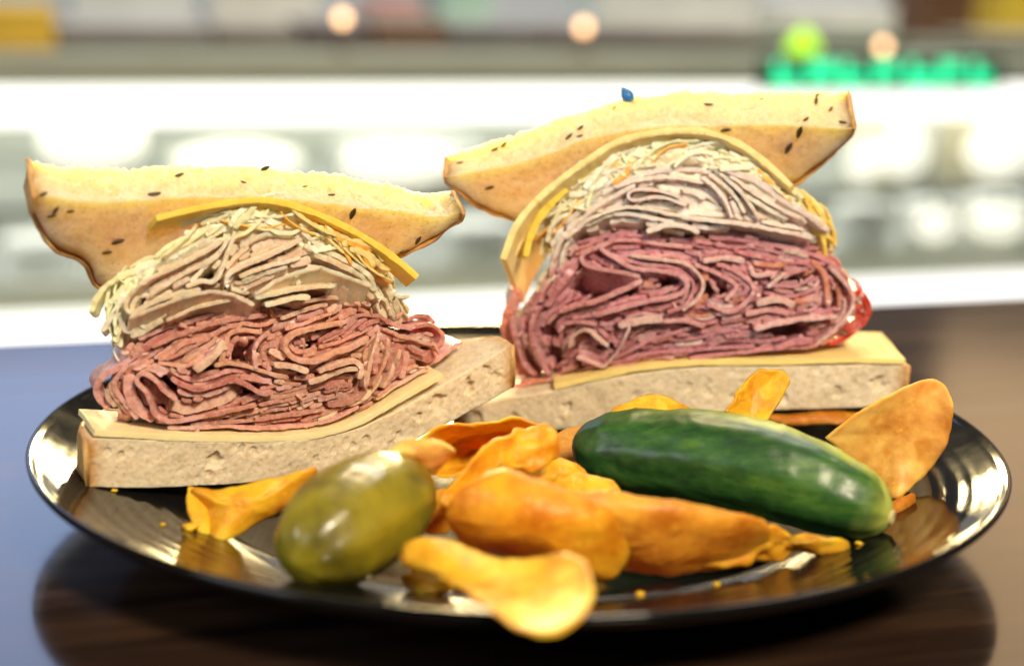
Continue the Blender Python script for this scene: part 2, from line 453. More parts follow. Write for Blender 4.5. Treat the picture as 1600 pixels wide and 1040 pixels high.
# ------------------------------------------------------------------ ribbons: slices of meat, cheese, shreds
def warp(P, ctr, shrink, sag, seed, amp=1.0):
    d = np.maximum(P[:, 1], 0)
    k = 1 - shrink*d
    out = P.copy()
    out[:, 0] = ctr[0] + (P[:, 0]-ctr[0])*(.35+.65*k)
    out[:, 2] = ctr[1] + (P[:, 2]-ctr[1])*k - sag*d
    A = np.minimum(d*.22, .0028)*amp
    out[:, 0] += A*noise(P, .016, seed+1); out[:, 2] += A*noise(P, .016, seed+2)
    return out
DEPTHS = np.array([0, .00035, .0010, .0022, .0042, .0070, .0105, .0150, .0210])
def ribbon(name, parent, material, uv, th, y0, ctr, color, seed, shear=(0, 0), depths=DEPTHS, shrink=11., dome=None, rough=1., step=.0007, amp=1., front=.6, taper=True, open_end=.6, wig=0.):
    c = resample(uv, step=step); n = len(c)
    if wig:
        s = np.arange(n)*step; c = c + np.stack([n1(s, .0048, seed+20)*.0006 + n1(s, .0019, seed+21)*.00028, n1(s, .0048, seed+22)*.0006 + n1(s, .0019, seed+23)*.00028], 1)*wig
    tn = np.gradient(c, axis=0); tn /= np.linalg.norm(tn, axis=1)[:, None]+1e-12
    nm = np.stack([-tn[:, 1], tn[:, 0]], 1)
    s = np.arange(n)*step
    h = th*.5*(1 + .26*n1(s, .008, seed) + .12*n1(s, .0026, seed+1) + .06*n1(s, .0011, seed+7))
    if taper:
        e = np.minimum(s, s[-1]-s); h *= np.clip(open_end + e/.0016, open_end, 1)
    fr = y0 + front*(.0013*n1(s, .007, seed+2) + .0007*n1(s, .0018, seed+3) + .0005*n1(s, .0009, seed+8))
    if dome is not None:
        q = np.clip(np.hypot((c[:, 0]-dome[0])/dome[2], (c[:, 1]-dome[1])/dome[3]), 0, 1.3); fr = fr + dome[4]*q**2.2
    rows = [(d, 1) for d in depths[::-1]] + [(-.00004, 0)] + [(d, -1) for d in depths]
    V = np.zeros((n, len(rows), 3))
    for j, (d, sd) in enumerate(rows):
        k = float(np.interp(max(d, 0), [0, .00035, .001, .003], [.95, .985, 1., 1.]))
        p = c + nm*(sd*h*k)[:, None]
        V[:, j, 0] = p[:, 0] + shear[0]*max(d, 0); V[:, j, 2] = p[:, 1] + shear[1]*max(d, 0); V[:, j, 1] = fr + d
    P = V.reshape(-1, 3)
    P = warp(P, ctr, shrink, 0., 500, amp)
    nz = np.stack([noise(P, .0016, seed+4), noise(P, .0016, seed+5), noise(P, .0016, seed+6)], 1)
    nz2 = np.stack([noise(P, .0007, seed+14), noise(P, .0007, seed+15), noise(P, .0007, seed+16)], 1)
    P = P + (nz*.00022 + nz2*.00013)*rough
    nc = len(rows); F = grid_faces(n, nc)
    m = len(depths)
    for i0, flip in ((0, False), ((n-1)*nc, True)):
        for j in range(m-1):
            a = (i0+j, i0+j+1, i0+nc-2-j, i0+nc-1-j); F.append(a[::-1] if not flip else a)
        a = (i0+m-1, i0+m, i0+m+1); F.append(a[::-1] if not flip else a)
    o = mesh_obj(name, P, F, material, parent); o.color = (*color, 1)
    o.data.set_sharp_from_angle(angle=R(48))
    return o

def inside(poly, p):
    x, y = p; c = False; j = len(poly)-1
    for i in range(len(poly)):
        xi, yi = poly[i]; xj, yj = poly[j]
        if (yi > y) != (yj > y) and x < (xj-xi)*(y-yi)/(yj-yi)+xi: c = not c
        j = i
    return c
def fill_streams(poly, heroes, holes, seps, lens, seed, tries=9000, jitter=.35, cap=150):
    """evenly spaced lines that follow the traced folds and fill what lies between them"""
    r = random.Random(seed)
    segs_p = []; segs_a = []
    occ = []
    for uv, th in heroes:
        c = resample(uv, step=.0009); t = np.gradient(c, axis=0); segs_p.append(c); segs_a.append(np.arctan2(t[:, 1], t[:, 0])); occ.append(np.column_stack([c, np.full(len(c), th)]))
    pe = resample(np.vstack([poly, poly[:1]]), step=.004); t = np.gradient(pe, axis=0); segs_p.append(pe); segs_a.append(np.arctan2(t[:, 1], t[:, 0]))
    SP = np.vstack(segs_p); SA = np.concatenate(segs_a)
    lo = poly.min(0)-.004; hi = poly.max(0)+.004; gs = .0011
    gx = np.arange(lo[0], hi[0], gs); gy = np.arange(lo[1], hi[1], gs)
    GX, GY = np.meshgrid(gx, gy, indexing='ij'); ANG = np.zeros_like(GX)
    c2, s2 = np.cos(2*SA), np.sin(2*SA)
    for i in range(len(gx)):
        d2 = (GX[i][:, None]-SP[:, 0])**2 + (GY[i][:, None]-SP[:, 1])**2
        wt = 1/(d2+1.5e-6)**1.6
        ANG[i] = .5*np.arctan2((wt*s2).sum(1), (wt*c2).sum(1))
    ANG += jitter*noise(np.stack([GX, GY, np.zeros_like(GX)], -1), .009, seed)
    pt = [tuple(p) for p in poly]
    IN = np.array([[inside(pt, (x, y)) for y in gy] for x in gx])
    for (hx, hy, hr, hs) in holes: IN &= ~(((GX-hx)/hr)**2 + ((GY-hy)/(hr*hs))**2 < 1)
    def ang(p):
        i = int((p[0]-lo[0])/gs); j = int((p[1]-lo[1])/gs)
        if not (0 <= i < len(gx) and 0 <= j < len(gy)) or not IN[i, j]: return None
        return ANG[i, j]
    pts = np.zeros((60000, 3)); npt = 0
    for o in occ:
        pts[npt:npt+len(o)] = o; npt += len(o)
    out = []; st = .0008
    for k in range(tries):
        if len(out) >= cap: break
        p = np.array([r.uniform(lo[0], hi[0]), r.uniform(lo[1], hi[1])])
        if ang(p) is None: continue
        sz = float(noise(np.array([p[0], p[1], .1]), .013, seed+77))*.75+.5
        sep = seps[0] + (seps[1]-seps[0])*min(1, max(0, sz + r.uniform(-.22, .22)))
        Q = pts[:npt]
        if npt and (np.hypot(Q[:, 0]-p[0], Q[:, 1]-p[1]) - Q[:, 2]*.5 < sep*.5).any(): continue
        Lm = r.uniform(*lens)*.5
        line = [p]
        for sg in (1, -1):
            q = p.copy(); prev = None; l = 0; acc = []
            while l < Lm:
                a = ang(q)
                if a is None: break
                v = np.array([math.cos(a), math.sin(a)])
                if prev is None: v = v*sg
                elif v @ prev < 0: v = -v
                prev = v; q = q + v*st; l += st
                if npt and (np.hypot(Q[:, 0]-q[0], Q[:, 1]-q[1]) - Q[:, 2]*.5 < sep*.40).any(): break
                acc.append(q.copy())
            line = line + acc if sg == 1 else acc[::-1] + line
        if len(line)*st < .0034: continue
        ln = np.array(line); out.append((ln, sep))
        pts[npt:npt+len(ln), :2] = ln; pts[npt:npt+len(ln), 2] = sep*.92; npt += len(ln)
    return out

def jit(col, r, v=.12, h=.05):
    k = 1 + r.uniform(-v, v)
    return tuple(min(1, max(.005, c*k*(1+r.uniform(-h, h)))) for c in col)

def core(name, parent, material, poly, color, ctr, d0, d1, inset, label=None):
    """the packed inside of the pile behind the visible edges"""
    c = poly.mean(0); P = resample(np.vstack([poly, poly[:1]]), n=61)[:-1]
    P = c + (P-c)*inset
    V = []
    ds = np.linspace(d0, d1, 8)
    for d in ds:
        for p in P: V.append((p[0], d, p[1]))
    V = warp(np.array(V), ctr, 11., 0., 500)
    n = len(P); F = grid_faces(len(ds), n, True)
    V = np.vstack([V, V[:n].mean(0), V[-n:].mean(0)])
    for j in range(n):
        F.append((len(V)-2, (j+1) % n, j)); o = (len(ds)-1)*n; F.append((len(V)-1, o+j, o+(j+1) % n))
    V += np.stack([noise(V, .006, 3), noise(V, .006, 4), noise(V, .006, 5)], 1)*.0012
    o = mesh_obj(name, V, F, material, parent); o.color = (*color, 1); o['kind'] = 'stuff'
    return o

def infill(name, parent, material, poly, holes, ctr, dome, y0, seed, color):
    """packed shreds of meat just behind the cut edges, open where the pile has hollows"""
    pt = [tuple(p) for p in poly]; lo, hi = poly.min(0), poly.max(0); g = .0008
    edge = resample(np.vstack([poly, poly[:1]]), step=.001); ids = {}; V = []
    gx = np.arange(lo[0], hi[0], g); gz = np.arange(lo[1], hi[1], g)
    for i, x in enumerate(gx):
        for j, z in enumerate(gz):
            if not inside(pt, (x, z)) or any(((x-a)/r_)**2 + ((z-b)/(r_*q))**2 < 1 for a, b, r_, q in holes): continue
            e = np.hypot(edge[:, 0]-x, edge[:, 1]-z).min(); k = 1-min(1, e/.003)
            ids[i, j] = len(V); V.append((x, y0 + .003*k + dome[4]*min(1.3, math.hypot((x-dome[0])/dome[2], (z-dome[1])/dome[3]))**2.2, z))
    V = np.array(V); V[:, 1] += fbm(V*np.array([.4, 0, 1.6]), .003, 3, seed)*.0012
    F = [(ids[i, j], ids[i+1, j], ids[i+1, j+1], ids[i, j+1]) for (i, j) in ids if (i+1, j) in ids and (i, j+1) in ids and (i+1, j+1) in ids]
    o = mesh_obj(name, warp(V, ctr, 11., 0., 500), F, material, parent); o.color = (*color, 1); o['kind'] = 'stuff'
    md = o.modifiers.new('body', 'SOLIDIFY'); md.thickness = .003; md.offset = -1

def layer(fr, parent, kind, polypx, heropx, holepx, seps, lens, colors, ctr, dome, seed, jitter=.35, cap=150, flat=.0009, core_col=None, y_base=0.):
    """one layer of folded slices: traced folds first, the rest between them"""
    material = M_BEEF if kind == 'beef' else M_TURKEY
    r = random.Random(seed)
    poly = fr.line(polypx)
    heroes = []
    for h in heropx:
        uv = fr.line(h[0]); heroes.append((uv, h[1]*.00062, h))
    holes = []
    for (x, y, rx, ry) in holepx:
        c = fr.uv(x, y); e = fr.uv(x+rx, y); holes.append((c[0], c[1], abs(e[0]-c[0]), ry/rx))
    for uv, th, h in heroes:
        o_ = h[2] if len(h) > 2 else {}
        base = colors[o_.get('c', 0)]
        ribbon(kind+'_slice', parent, material, uv, th, y_base + o_.get('y', r.uniform(-.0016, .0002)), ctr, jit(base, r, .08, .03), r.randrange(9000), shear=o_.get('sh', (0, 0)), dome=dome,
               depths=DEPTHS*o_.get('dp', 1.), shrink=o_.get('sk', 11.), rough=.6, wig=.35)
    st = fill_streams(poly, [(u, t) for u, t, _ in heroes], holes, seps, lens, seed, jitter=jitter, cap=cap)
    st.sort(key=lambda q: -len(q[0])*q[1]); keep = 285-len(heroes); rest = []
    for ki, (ln, sep) in enumerate(st):
        ci = 0 if r.random() < .5 else r.randrange(min(5, len(colors)))
        ob = ribbon(kind+'_slice', parent, material, ln, sep*r.uniform(1.15, 1.5), y_base + r.uniform(-.0008, flat), ctr, jit(colors[ci], r, .18, .05), r.randrange(9000), dome=dome, shear=(0, r.choice([-.7, -.45, .3])) if r.random() < .22 else (0, 0), wig=.5, rough=.6)
        if ki >= keep: rest.append(ob)
    if rest:                                             # the smallest ends of slices, joined
        vs_, fs_, off = [], [], 0
        for ob in rest:
            vs_.append(np.array([v.co[:] for v in ob.data.vertices])); fs_ += [tuple(i+off for i in p.vertices) for p in ob.data.polygons]; off += len(ob.data.vertices)
            me_ = ob.data; bpy.data.objects.remove(ob); bpy.data.meshes.remove(me_)
        o = mesh_obj(kind+'_slice_ends', np.vstack(vs_), fs_, material, parent); o.color = (*colors[0], 1); o['kind'] = 'stuff'; o.data.set_sharp_from_angle(angle=R(48))
    infill(kind+'_filling', parent, material, poly, holes, ctr, dome, y_base+.0021, seed, tuple(c*.92 for c in colors[0]))
    core(kind+'_pile', parent, material, poly, core_col or tuple(c*.8 for c in colors[0]), ctr, .0105 + y_base + (dome[4]*.45 if dome else 0), .042, .90)  # core colour darkened so gaps look shaded; also blocks light from behind
    # torn bits along the cut
    sv = []; sf = []; pt = [tuple(p) for p in poly]; lo, hi = poly.min(0), poly.max(0)
    bm = bmesh.new(); bmesh.ops.create_icosphere(bm, subdivisions=2, radius=1); V0 = np.array([v.co[:] for v in bm.verts]); F0 = [tuple(v.index for v in f.verts) for f in bm.faces]; bm.free()
    k = 0
    while k < (70 if kind == 'beef' else 16):
        p = np.array([r.uniform(lo[0], hi[0]), r.uniform(lo[1], hi[1])])
        if not inside(pt, p): continue
        q = math.hypot((p[0]-dome[0])/dome[2], (p[1]-dome[1])/dome[3]); a = r.uniform(0, 3.2); sc = r.uniform(.0004, .0010)
        V = V0*(1+.7*noise(V0, .9, r.randrange(999)))[:, None]*np.array([r.uniform(1, 2.4), .8, r.uniform(.5, .9)])*sc
        V = np.stack([V[:, 0]*math.cos(a)-V[:, 2]*math.sin(a), V[:, 1], V[:, 0]*math.sin(a)+V[:, 2]*math.cos(a)], 1)
        sf += [tuple(i+len(sv)*len(V0) for i in f) for f in F0]
        sv.append(V + np.array([p[0], y_base + dome[4]*min(1.3, q)**2.2 + r.uniform(-.0010, .0016), p[1]])); k += 1
    o = mesh_obj(kind+'_scraps', np.vstack(sv), sf, material, parent, False); o.color = (*colors[1], 1); o['kind'] = 'stuff'
    print(kind, 'traced', len(heroes), 'filled', len(st))

def mush(fr, parent, polypx, ctr, y, dome, seed):
    """the dressed mass that the shreds lie in"""
    poly = fr.line(polypx); pt = [tuple(p) for p in poly]; lo, hi = poly.min(0)-.001, poly.max(0)+.001; g = .0007
    gx = np.arange(lo[0], hi[0], g); gz = np.arange(lo[1], hi[1], g)
    edge = resample(np.vstack([poly, poly[:1]]), step=.0006)
    ids = {}; V = []
    for i, x in enumerate(gx):
        for j, z in enumerate(gz):
            if inside(pt, (x, z)):
                e = np.hypot(edge[:, 0]-x, edge[:, 1]-z).min(); k = 1-min(1, e/.0026)
                q = 0
                if dome is not None: q = dome[4]*min(1.3, math.hypot((x-dome[0])/dome[2], (z-dome[1])/dome[3]))**2.2
                ids[i, j] = len(V); V.append((x, (y[0]*.62+y[1]*.38) + q + .0028*k*k, z))
    V = np.array(V)
    V[:, 1] += fbm(V*np.array([1, .3, 1]), .0050, 2, seed)*.0013
    V += np.stack([noise(V, .003, seed+5), noise(V, .002, seed+7)*.5, noise(V, .003, seed+6)], 1)*.0006
    F = [(ids[i, j], ids[i+1, j], ids[i+1, j+1], ids[i, j+1]) for (i, j) in ids if (i+1, j) in ids and (i, j+1) in ids and (i+1, j+1) in ids]
    o = mesh_obj('dressing', warp(V, ctr, 11., 0., 500, .5), F, M_SLAW, parent); o.color = (.95, .87, .62, 1); o['kind'] = 'stuff'
    md = o.modifiers.new('body', 'SOLIDIFY'); md.thickness = .003; md.offset = -1
    md2 = o.modifiers.new('soft', 'SUBSURF'); md2.levels = 1; md2.render_levels = 1

def shreds(fr, parent, polypx, n, cols, ctr, seed, y=(-.002, .003), size=(.010, .022), dome=None):
    n = int(n*.85)
    pm = fr.line(polypx); cc = np.array([ctr[0], ctr[1]])
    mush(fr, parent, polypx, ctr, y, dome, seed)
    r = random.Random(seed); poly = fr.line(polypx); pt = [tuple(p) for p in poly]; lo, hi = poly.min(0), poly.max(0); k = 0; tr = 0
    while k < n and tr < 9000:
        tr += 1
        p = np.array([r.uniform(lo[0], hi[0]), r.uniform(lo[1], hi[1])])
        if not inside(pt, p): continue
        a = math.atan2(p[0]-cc[0], -(p[1]-cc[1])) + r.gauss(0, .55); L = r.uniform(*size); b = r.uniform(-.35, .35)
        q = np.array([p + np.array([math.cos(a), math.sin(a)])*t*L + np.array([-math.sin(a), math.cos(a)])*b*L*(4*t*t-1)*.5 for t in (-.5, -.2, .1, .35, .5)])
        if not (inside(pt, q[0]) or inside(pt, q[-1])): continue
        col = r.choices([c for c, w_ in cols], [w_ for c, w_ in cols])[0]
        ribbon('cabbage_shred' if col[2] > .3 else 'carrot_shred', parent, M_SLAW, q, r.choice([.0006, .0008, .0010, .0013, .0018]), r.uniform(*y)*.8 - .0008, ctr, jit(col, r, .06, .03), r.randrange(9999),
               depths=np.array([0, .0004, .0012, .0028, .0050])*r.uniform(.6, 1.4), dome=dome, step=.0008, amp=.5, front=.6, rough=.8)
        k += 1

# ------------------------------------------------------------------ the two sandwich halves
FL = Frame((-.063, -.0156), R(25))
FRT = Frame((.055, .045), R(0))
CHEESE_PALE = (.95, .80, .38); CHEESE_YEL = (.96, .70, .12)
SLAW_COLS = [((.95, .90, .64), 5), ((.96, .92, .74), 5), ((.86, .86, .54), 1.5), ((.96, .86, .52), 4), ((.97, .48, .08), 1.6)]

def strip(name, fr, parent, toppx, thick, d0, d1, color, seed, tilt=0., ends=0., d_front=0.):
    """a slice of cheese: front edge traced, running back into the sandwich"""
    uv = fr.line(toppx, d_front)
    ds = np.concatenate([[0, .0003, .0009], np.linspace(.002, d1, 12)])
    return ribbon(name, parent, M_CHEESE, uv, thick, d0, np.array([uv[:, 0].mean(), 0.]), color, seed, shear=(0, -math.tan(tilt)), depths=ds, shrink=0., rough=.35, front=.25, taper=False, amp=.25, step=.0012)

def left_half():
    root = empty('sandwich_half', tuple(FL.o), FL.yaw)
    tag(root, 'left sandwich half of brownish beef and turkey with flatter top bread', 'sandwich', 'halves of the cut deli sandwich')
    # bottom bread
    top = FL.line([(140, 684), (200, 685), (300, 690), (420, 691), (500, 685), (560, 667), (620, 636), (700, 590), (770, 549)])
    bot = FL.line([(140, 760), (200, 762), (300, 759), (400, 752), (480, 742), (540, 729), (600, 709), (660, 681), (720, 650), (800, 605)])
    B = resample(bot, n=120); Tt = resample(top, n=120)
    th = [(i/119., float(np.linalg.norm(Tt[i]-B[i]))*.99) for i in range(0, 120, 7)]
    W = FL.uv(800, 605)[0]-FL.uv(140, 760)[0]
    big = [(.27, .55, .0022, .0025), (.07, .68, .0012, .0012), (.36, .75, .0013, .0013), (.75, .55, .0014, .0016), (.80, .62, .0024, .0028), (.885, .55, .0019, .0030), (.935, .72, .0017, .0020), (.955, .45, .0020, .0020), (.5, .4, .0012, .001), (.62, .6, .0013, .0015), (.70, .3, .0013, .0012)]
    bb = slab('bottom_bread', root, bot, [(0, .012), (.03, .026), (.1, .042), (.25, .056), (.5, .060), (.75, .055), (.9, .042), (.97, .026), (1, .016)], th, 0., 0., M_CRUMB, random_pores(30, 3, big), seed=3, rough=.00035)
    # cheese on the bottom bread
    strip('cheese_slice', FL, root, [(147, 676), (200, 679), (300, 684), (420, 685), (500, 679), (556, 662), (618, 628), (690, 586)],   .0018, -.0004, .024, (.90, .76, .42), 12)
    ctrb = FL.uv(430, 690)
    dome_b = (*FL.uv(430, 575), .060, .028, .008)
    # beef
    colb = [(.62, .300, .220), (.68, .365, .240), (.77, .520, .360), (.52, .215, .170), (.67, .35, .29)]  # warm light on this half is tinted into the beef
    hb = [
        ([(265, 660), (241, 648), (236, 632), (228, 612), (213, 597), (216, 587), (226, 584), (240, 592), (256, 610), (276, 624)], 2.2, {'c': 4, 'y': -.0035}),
        ([(268, 590), (285, 600), (310, 607), (335, 600), (360, 592), (385, 600), (405, 612), (425, 610)], 2.4, {'c': 3, 'y': -.002}),
        ([(303, 577), (322, 561), (338, 546), (348, 531)], 3.0, {'c': 2, 'y': -.004}),
        ([(345, 566), (352, 546), (358, 522), (378, 514), (410, 519)], 2.6, {'c': 1}),
        ([(335, 571), (360, 567), (390, 573), (420, 582), (450, 590)], 2.0, {'c': 1}),
        ([(399, 575), (396, 552), (405, 531), (421, 519)], 2.2, {'c': 4}),
        ([(540, 502), (500, 509), (466, 516), (446, 529), (443, 541), (454, 556), (480, 562), (510, 553), (545, 541), (575, 527)], 2.6, {'c': 1, 'y': -.003}),
        ([(500, 541), (530, 533), (565, 519), (595, 505)], 2.2, {'c': 0, 'y': .0005}),
        ([(495, 578), (520, 568), (548, 562), (562, 572), (560, 590)], 2.6, {'c': 2, 'y': -.003}),
        ([(480, 596), (512, 585), (545, 575), (570, 582), (573, 604)], 2.6, {'c': 2, 'y': -.002}),
        ([(425, 568), (450, 570), (478, 577)], 2.8, {'c': 2, 'y': -.003}),
        ([(600, 518), (590, 545), (582, 570), (577, 597)], 2.0, {'c': 2}),
        ([(612, 528), (606, 558), (596, 585), (586, 603)], 2.0, {'c': 1}),
        ([(631, 545), (622, 570), (613, 592), (605, 606)], 2.2, {'c': 2}),
        ([(651, 546), (647, 566), (640, 592)], 2.8, {'c': 4}),
        ([(612, 502), (650, 512), (690, 512), (709, 520), (715, 534), (705, 547), (688, 545), (660, 533), (625, 530)], 2.6, {'c': 3, 'y': .001, 'sk': 4}),
        ([(625, 500), (660, 503), (695, 502), (712, 512)], 2.6, {'c': 3, 'y': .004, 'sk': 3}),
        ([(622, 541), (662, 556), (688, 563), (700, 552)], 5.5, {'c': 3, 'y': .002, 'sk': 3}),
        ([(690, 581), (715, 567), (742, 552), (758, 546)], 2.6, {'c': 4, 'y': .004, 'sk': 2}),
        ([(240, 662), (300, 656), (360, 642), (400, 631)], 2.3, {'c': 0}),
        ([(300, 668), (380, 661), (450, 651), (515, 640)], 2.3, {'c': 0}),
        ([(260, 672), (350, 671), (450, 673), (520, 660), (570, 636)], 2.2, {'c': 4}),
        ([(600, 624), (640, 600), (672, 580), (686, 578)], 2.0, {'c': 2, 'y': -.001}),
        ([(215, 526), (260, 505), (310, 489), (360, 477), (400, 470)], 2.2, {'c': 4}),
        ([(235, 541), (290, 516), (350, 500), (420, 491)], 2.2, {'c': 0}),
        ([(430, 466), (470, 470), (520, 460), (560, 455), (592, 470)], 2.2, {'c': 2}),
        ([(440, 497), (480, 481), (520, 471)], 2.2, {'c': 2}),
        ([(447, 514), (490, 499), (532, 482), (545, 466)], 2.0, {'c': 1}),
        ([(172, 648), (156, 622), (163, 597), (190, 578), (218, 556)], 3.0, {'c': 4, 'y': .001, 'sk': 4}),
        ([(214, 660), (196, 632), (181, 604), (200, 572)], 2.4, {'c': 4, 'y': -.001, 'sk': 5}),
        ([(240, 660), (215, 640), (203, 612), (205, 588)], 5.5, {'c': 4, 'y': -.001, 'sk': 5}),
        ([(262, 632), (300, 640), (340, 628), (370, 610)], 6.5, {'c': 2, 'y': .001, 'sk': 10}),
    ]
    polyb = [(152, 612), (168, 580), (190, 546), (215, 521), (250, 501), (300, 480), (350, 464), (400, 457), (430, 452), (470, 456), (520, 448), (560, 452), (600, 472), (622, 492), (660, 502), (690, 510), (705, 535), (690, 560), (688, 577), (620, 619), (560, 650), (510, 671), (450, 680), (330, 677), (230, 670), (190, 656), (160, 642)]
    layer(FL, root, 'beef', polyb, hb, [(382, 548, 22, 20), (330, 576, 14, 6), (485, 536, 16, 6), (395, 605, 14, 7), (265, 602, 18, 16), (250, 640, 4, 4)], (.0007, .0016), (.010, .050), colb, ctrb, dome_b, 21, jitter=.55, cap=430)
    # turkey
    ctrt = FL.uv(430, 690)
    dome_t = (*FL.uv(415, 450), .052, .030, .007)
    colt = [(.78, .60, .42), (.81, .64, .45), (.74, .54, .37), (.83, .67, .47)]  # turkey tones carry the same warm light
    ht = [
        ([(312, 450), (264, 462), (230, 477), (210, 487), (197, 480), (200, 461), (225, 440), (265, 420), (310, 397), (345, 376)], 2.2, {'y': -.003}),
        ([(203, 496), (240, 481), (290, 460), (330, 453), (362, 458), (392, 473)], 1.8, {'y': -.0035, 'sh': (0, -.8), 'c': 2, 'sk': 4}),
        ([(232, 461), (288, 427), (335, 401), (356, 372)], 2.4, {'y': -.002}),
        ([(290, 446), (312, 438), (332, 437), (346, 415), (356, 388), (366, 361)], 2.0, {'y': -.003, 'c': 1}),
        ([(298, 440), (322, 414), (343, 394)], 2.0, {'y': -.002}),
        ([(352, 446), (353, 428), (375, 413), (410, 399), (442, 386), (470, 372)], 2.4, {'y': -.003, 'c': 1}),
        ([(372, 431), (400, 419), (432, 411), (468, 402)], 2.2, {'y': -.002}),
        ([(375, 383), (405, 368), (440, 361), (475, 366)], 2.2, {'y': -.001, 'c': 3}),
        ([(395, 456), (430, 434), (458, 423), (500, 414)], 1.9, {'y': -.0035, 'sh': (0, -.9), 'c': 3, 'sk': 4}),
        ([(455, 428), (480, 416), (505, 419), (542, 432), (580, 446)], 1.9, {'y': -.003, 'sh': (0, -.9), 'c': 3, 'sk': 4}),
        ([(472, 362), (502, 386), (540, 406), (576, 430), (600, 463)], 2.4, {'y': -.002, 'c': 3}),
        ([(490, 397), (525, 411), (561, 429), (592, 452)], 2.4, {'y': -.002}),
        ([(602, 440), (617, 466), (634, 492)], 2.6, {'y': .002, 'c': 3}),
        ([(610, 486), (602, 472), (610, 460), (624, 470), (630, 486)], 1.8, {'y': 0, 'c': 3}),
        ([(395, 462), (440, 452), (480, 447), (520, 444)], 2.4, {'y': -.003, 'c': 3}),
        ([(410, 474), (450, 464), (480, 462)], 2.4, {'y': -.003, 'c': 3}),
        ([(260, 500), (300, 482), (340, 470), (380, 464)], 2.0, {'y': -.002, 'c': 2}),
    ]
    polyt = [(182, 505), (188, 455), (210, 422), (250, 400), (290, 377), (330, 361), (380, 351), (440, 350), (480, 360), (520, 384), (560, 405), (590, 428), (620, 448), (648, 478), (652, 496), (620, 492), (600, 470), (560, 450), (520, 447), (470, 455), (400, 458), (350, 465), (300, 480), (250, 503), (215, 522), (196, 524)]
    layer(FL, root, 'turkey', polyt, ht, [(324, 425, 13, 12), (352, 437, 5, 10), (217, 468, 5, 10), (300, 478, 60, 14), (500, 436, 30, 10)], (.0009, .0018), (.014, .050), colt, ctrt, dome_t, 22, jitter=.25, cap=330)
    # slaw
    dm = (*FL.uv(415, 450), .052, .036, .007)
    shreds(FL, root, [(300, 345), (340, 330), (420, 322), (480, 335), (530, 360), (590, 400), (600, 420), (570, 412), (520, 390), (470, 362), (430, 352), (380, 352), (330, 362), (285, 380), (255, 395), (262, 372)], 95, SLAW_COLS, ctrt, 31, dome=dm)
    shreds(FL, root, [(255, 385), (270, 370), (262, 400), (215, 425), (195, 455), (180, 500), (186, 540), (176, 540), (168, 490), (180, 440), (210, 405)], 46, [(c, w_) for c, w_ in SLAW_COLS[:4]], ctrt, 32, y=(.001, .006), dome=dm)
    shreds(FL, root, [(590, 405), (620, 415), (648, 450), (660, 500), (640, 500), (615, 450)], 30, [((.80, .74, .58), 4), ((.74, .70, .48), 2)], ctrt, 33, y=(.002, .007), dome=dm)
    shreds(FL, root, [(480, 335), (510, 350), (560, 385), (600, 412), (585, 415), (530, 385), (490, 355)], 26, [((.93, .46, .08), 3), ((.88, .70, .30), 3)], ctrt, 34, y=(-.004, 0), dome=dm)
    # cheese under the top bread
    cz = FL.line([(243, 340), (300, 326), (360, 315), (420, 312), (480, 328), (540, 354), (590, 384), (625, 410), (650, 432)])
    ribbon('cheese_slice', root, M_CHEESE, cz, .0019, -.0012, FL.uv(430, 600), CHEESE_YEL, 44, shear=(-.10, -.6), depths=np.concatenate([[0, .0004, .001], np.linspace(.002, .006, 4)]), shrink=0., rough=.3, front=.3, taper=False, amp=.4)
    # top bread
    inner = FL.line([(57, 305), (120, 312), (200, 312), (300, 306), (400, 306), (500, 314), (600, 326), (680, 338), (722, 332)])
    tb = slab('top_bread', root, inner, [(0, .0075), (.03, .017), (.06, .0205), (.11, .023), (.135, .027), (.15, .034), (.21, .041), (.35, .052), (.5, .055), (.7, .046), (.80, .026), (.87, .019), (.92, .013), (.96, .008), (1, .004)],
              [(0, .0155), (.1, .0145), (.3, .0135), (.6, .0135), (.85, .0128), (1, .0105)], R(58), 2.5, M_CRUMB_TOP, random_pores(110, 8, [(.93, .45, .003, .0022), (.97, .5, .002, .002), (.88, .75, .0028, .0016), (.80, .85, .002, .0012)]), seed=8, rough=.0007, ragged=.0008)
    seeds_on(tb, FL, [(280, 274, .9, 20), (241, 304, 1.2, 15), (551, 333, 1.35, 80), (518, 305, .7, 0), (414, 264, 1, 10), (584, 282, 1.1, 75), (67, 304, .9, 30), (87, 328, .9, 60), (81, 337, .8, 20), (184, 377, 1.2, 25), (632, 392, 1, 20), (653, 375, 1., 70), (110, 330, .7, 10), (716, 300, 1, 50), (167, 394, .9, 10), (380, 285, .6, 0), (476, 292, .5, 40)], 5)
    return root

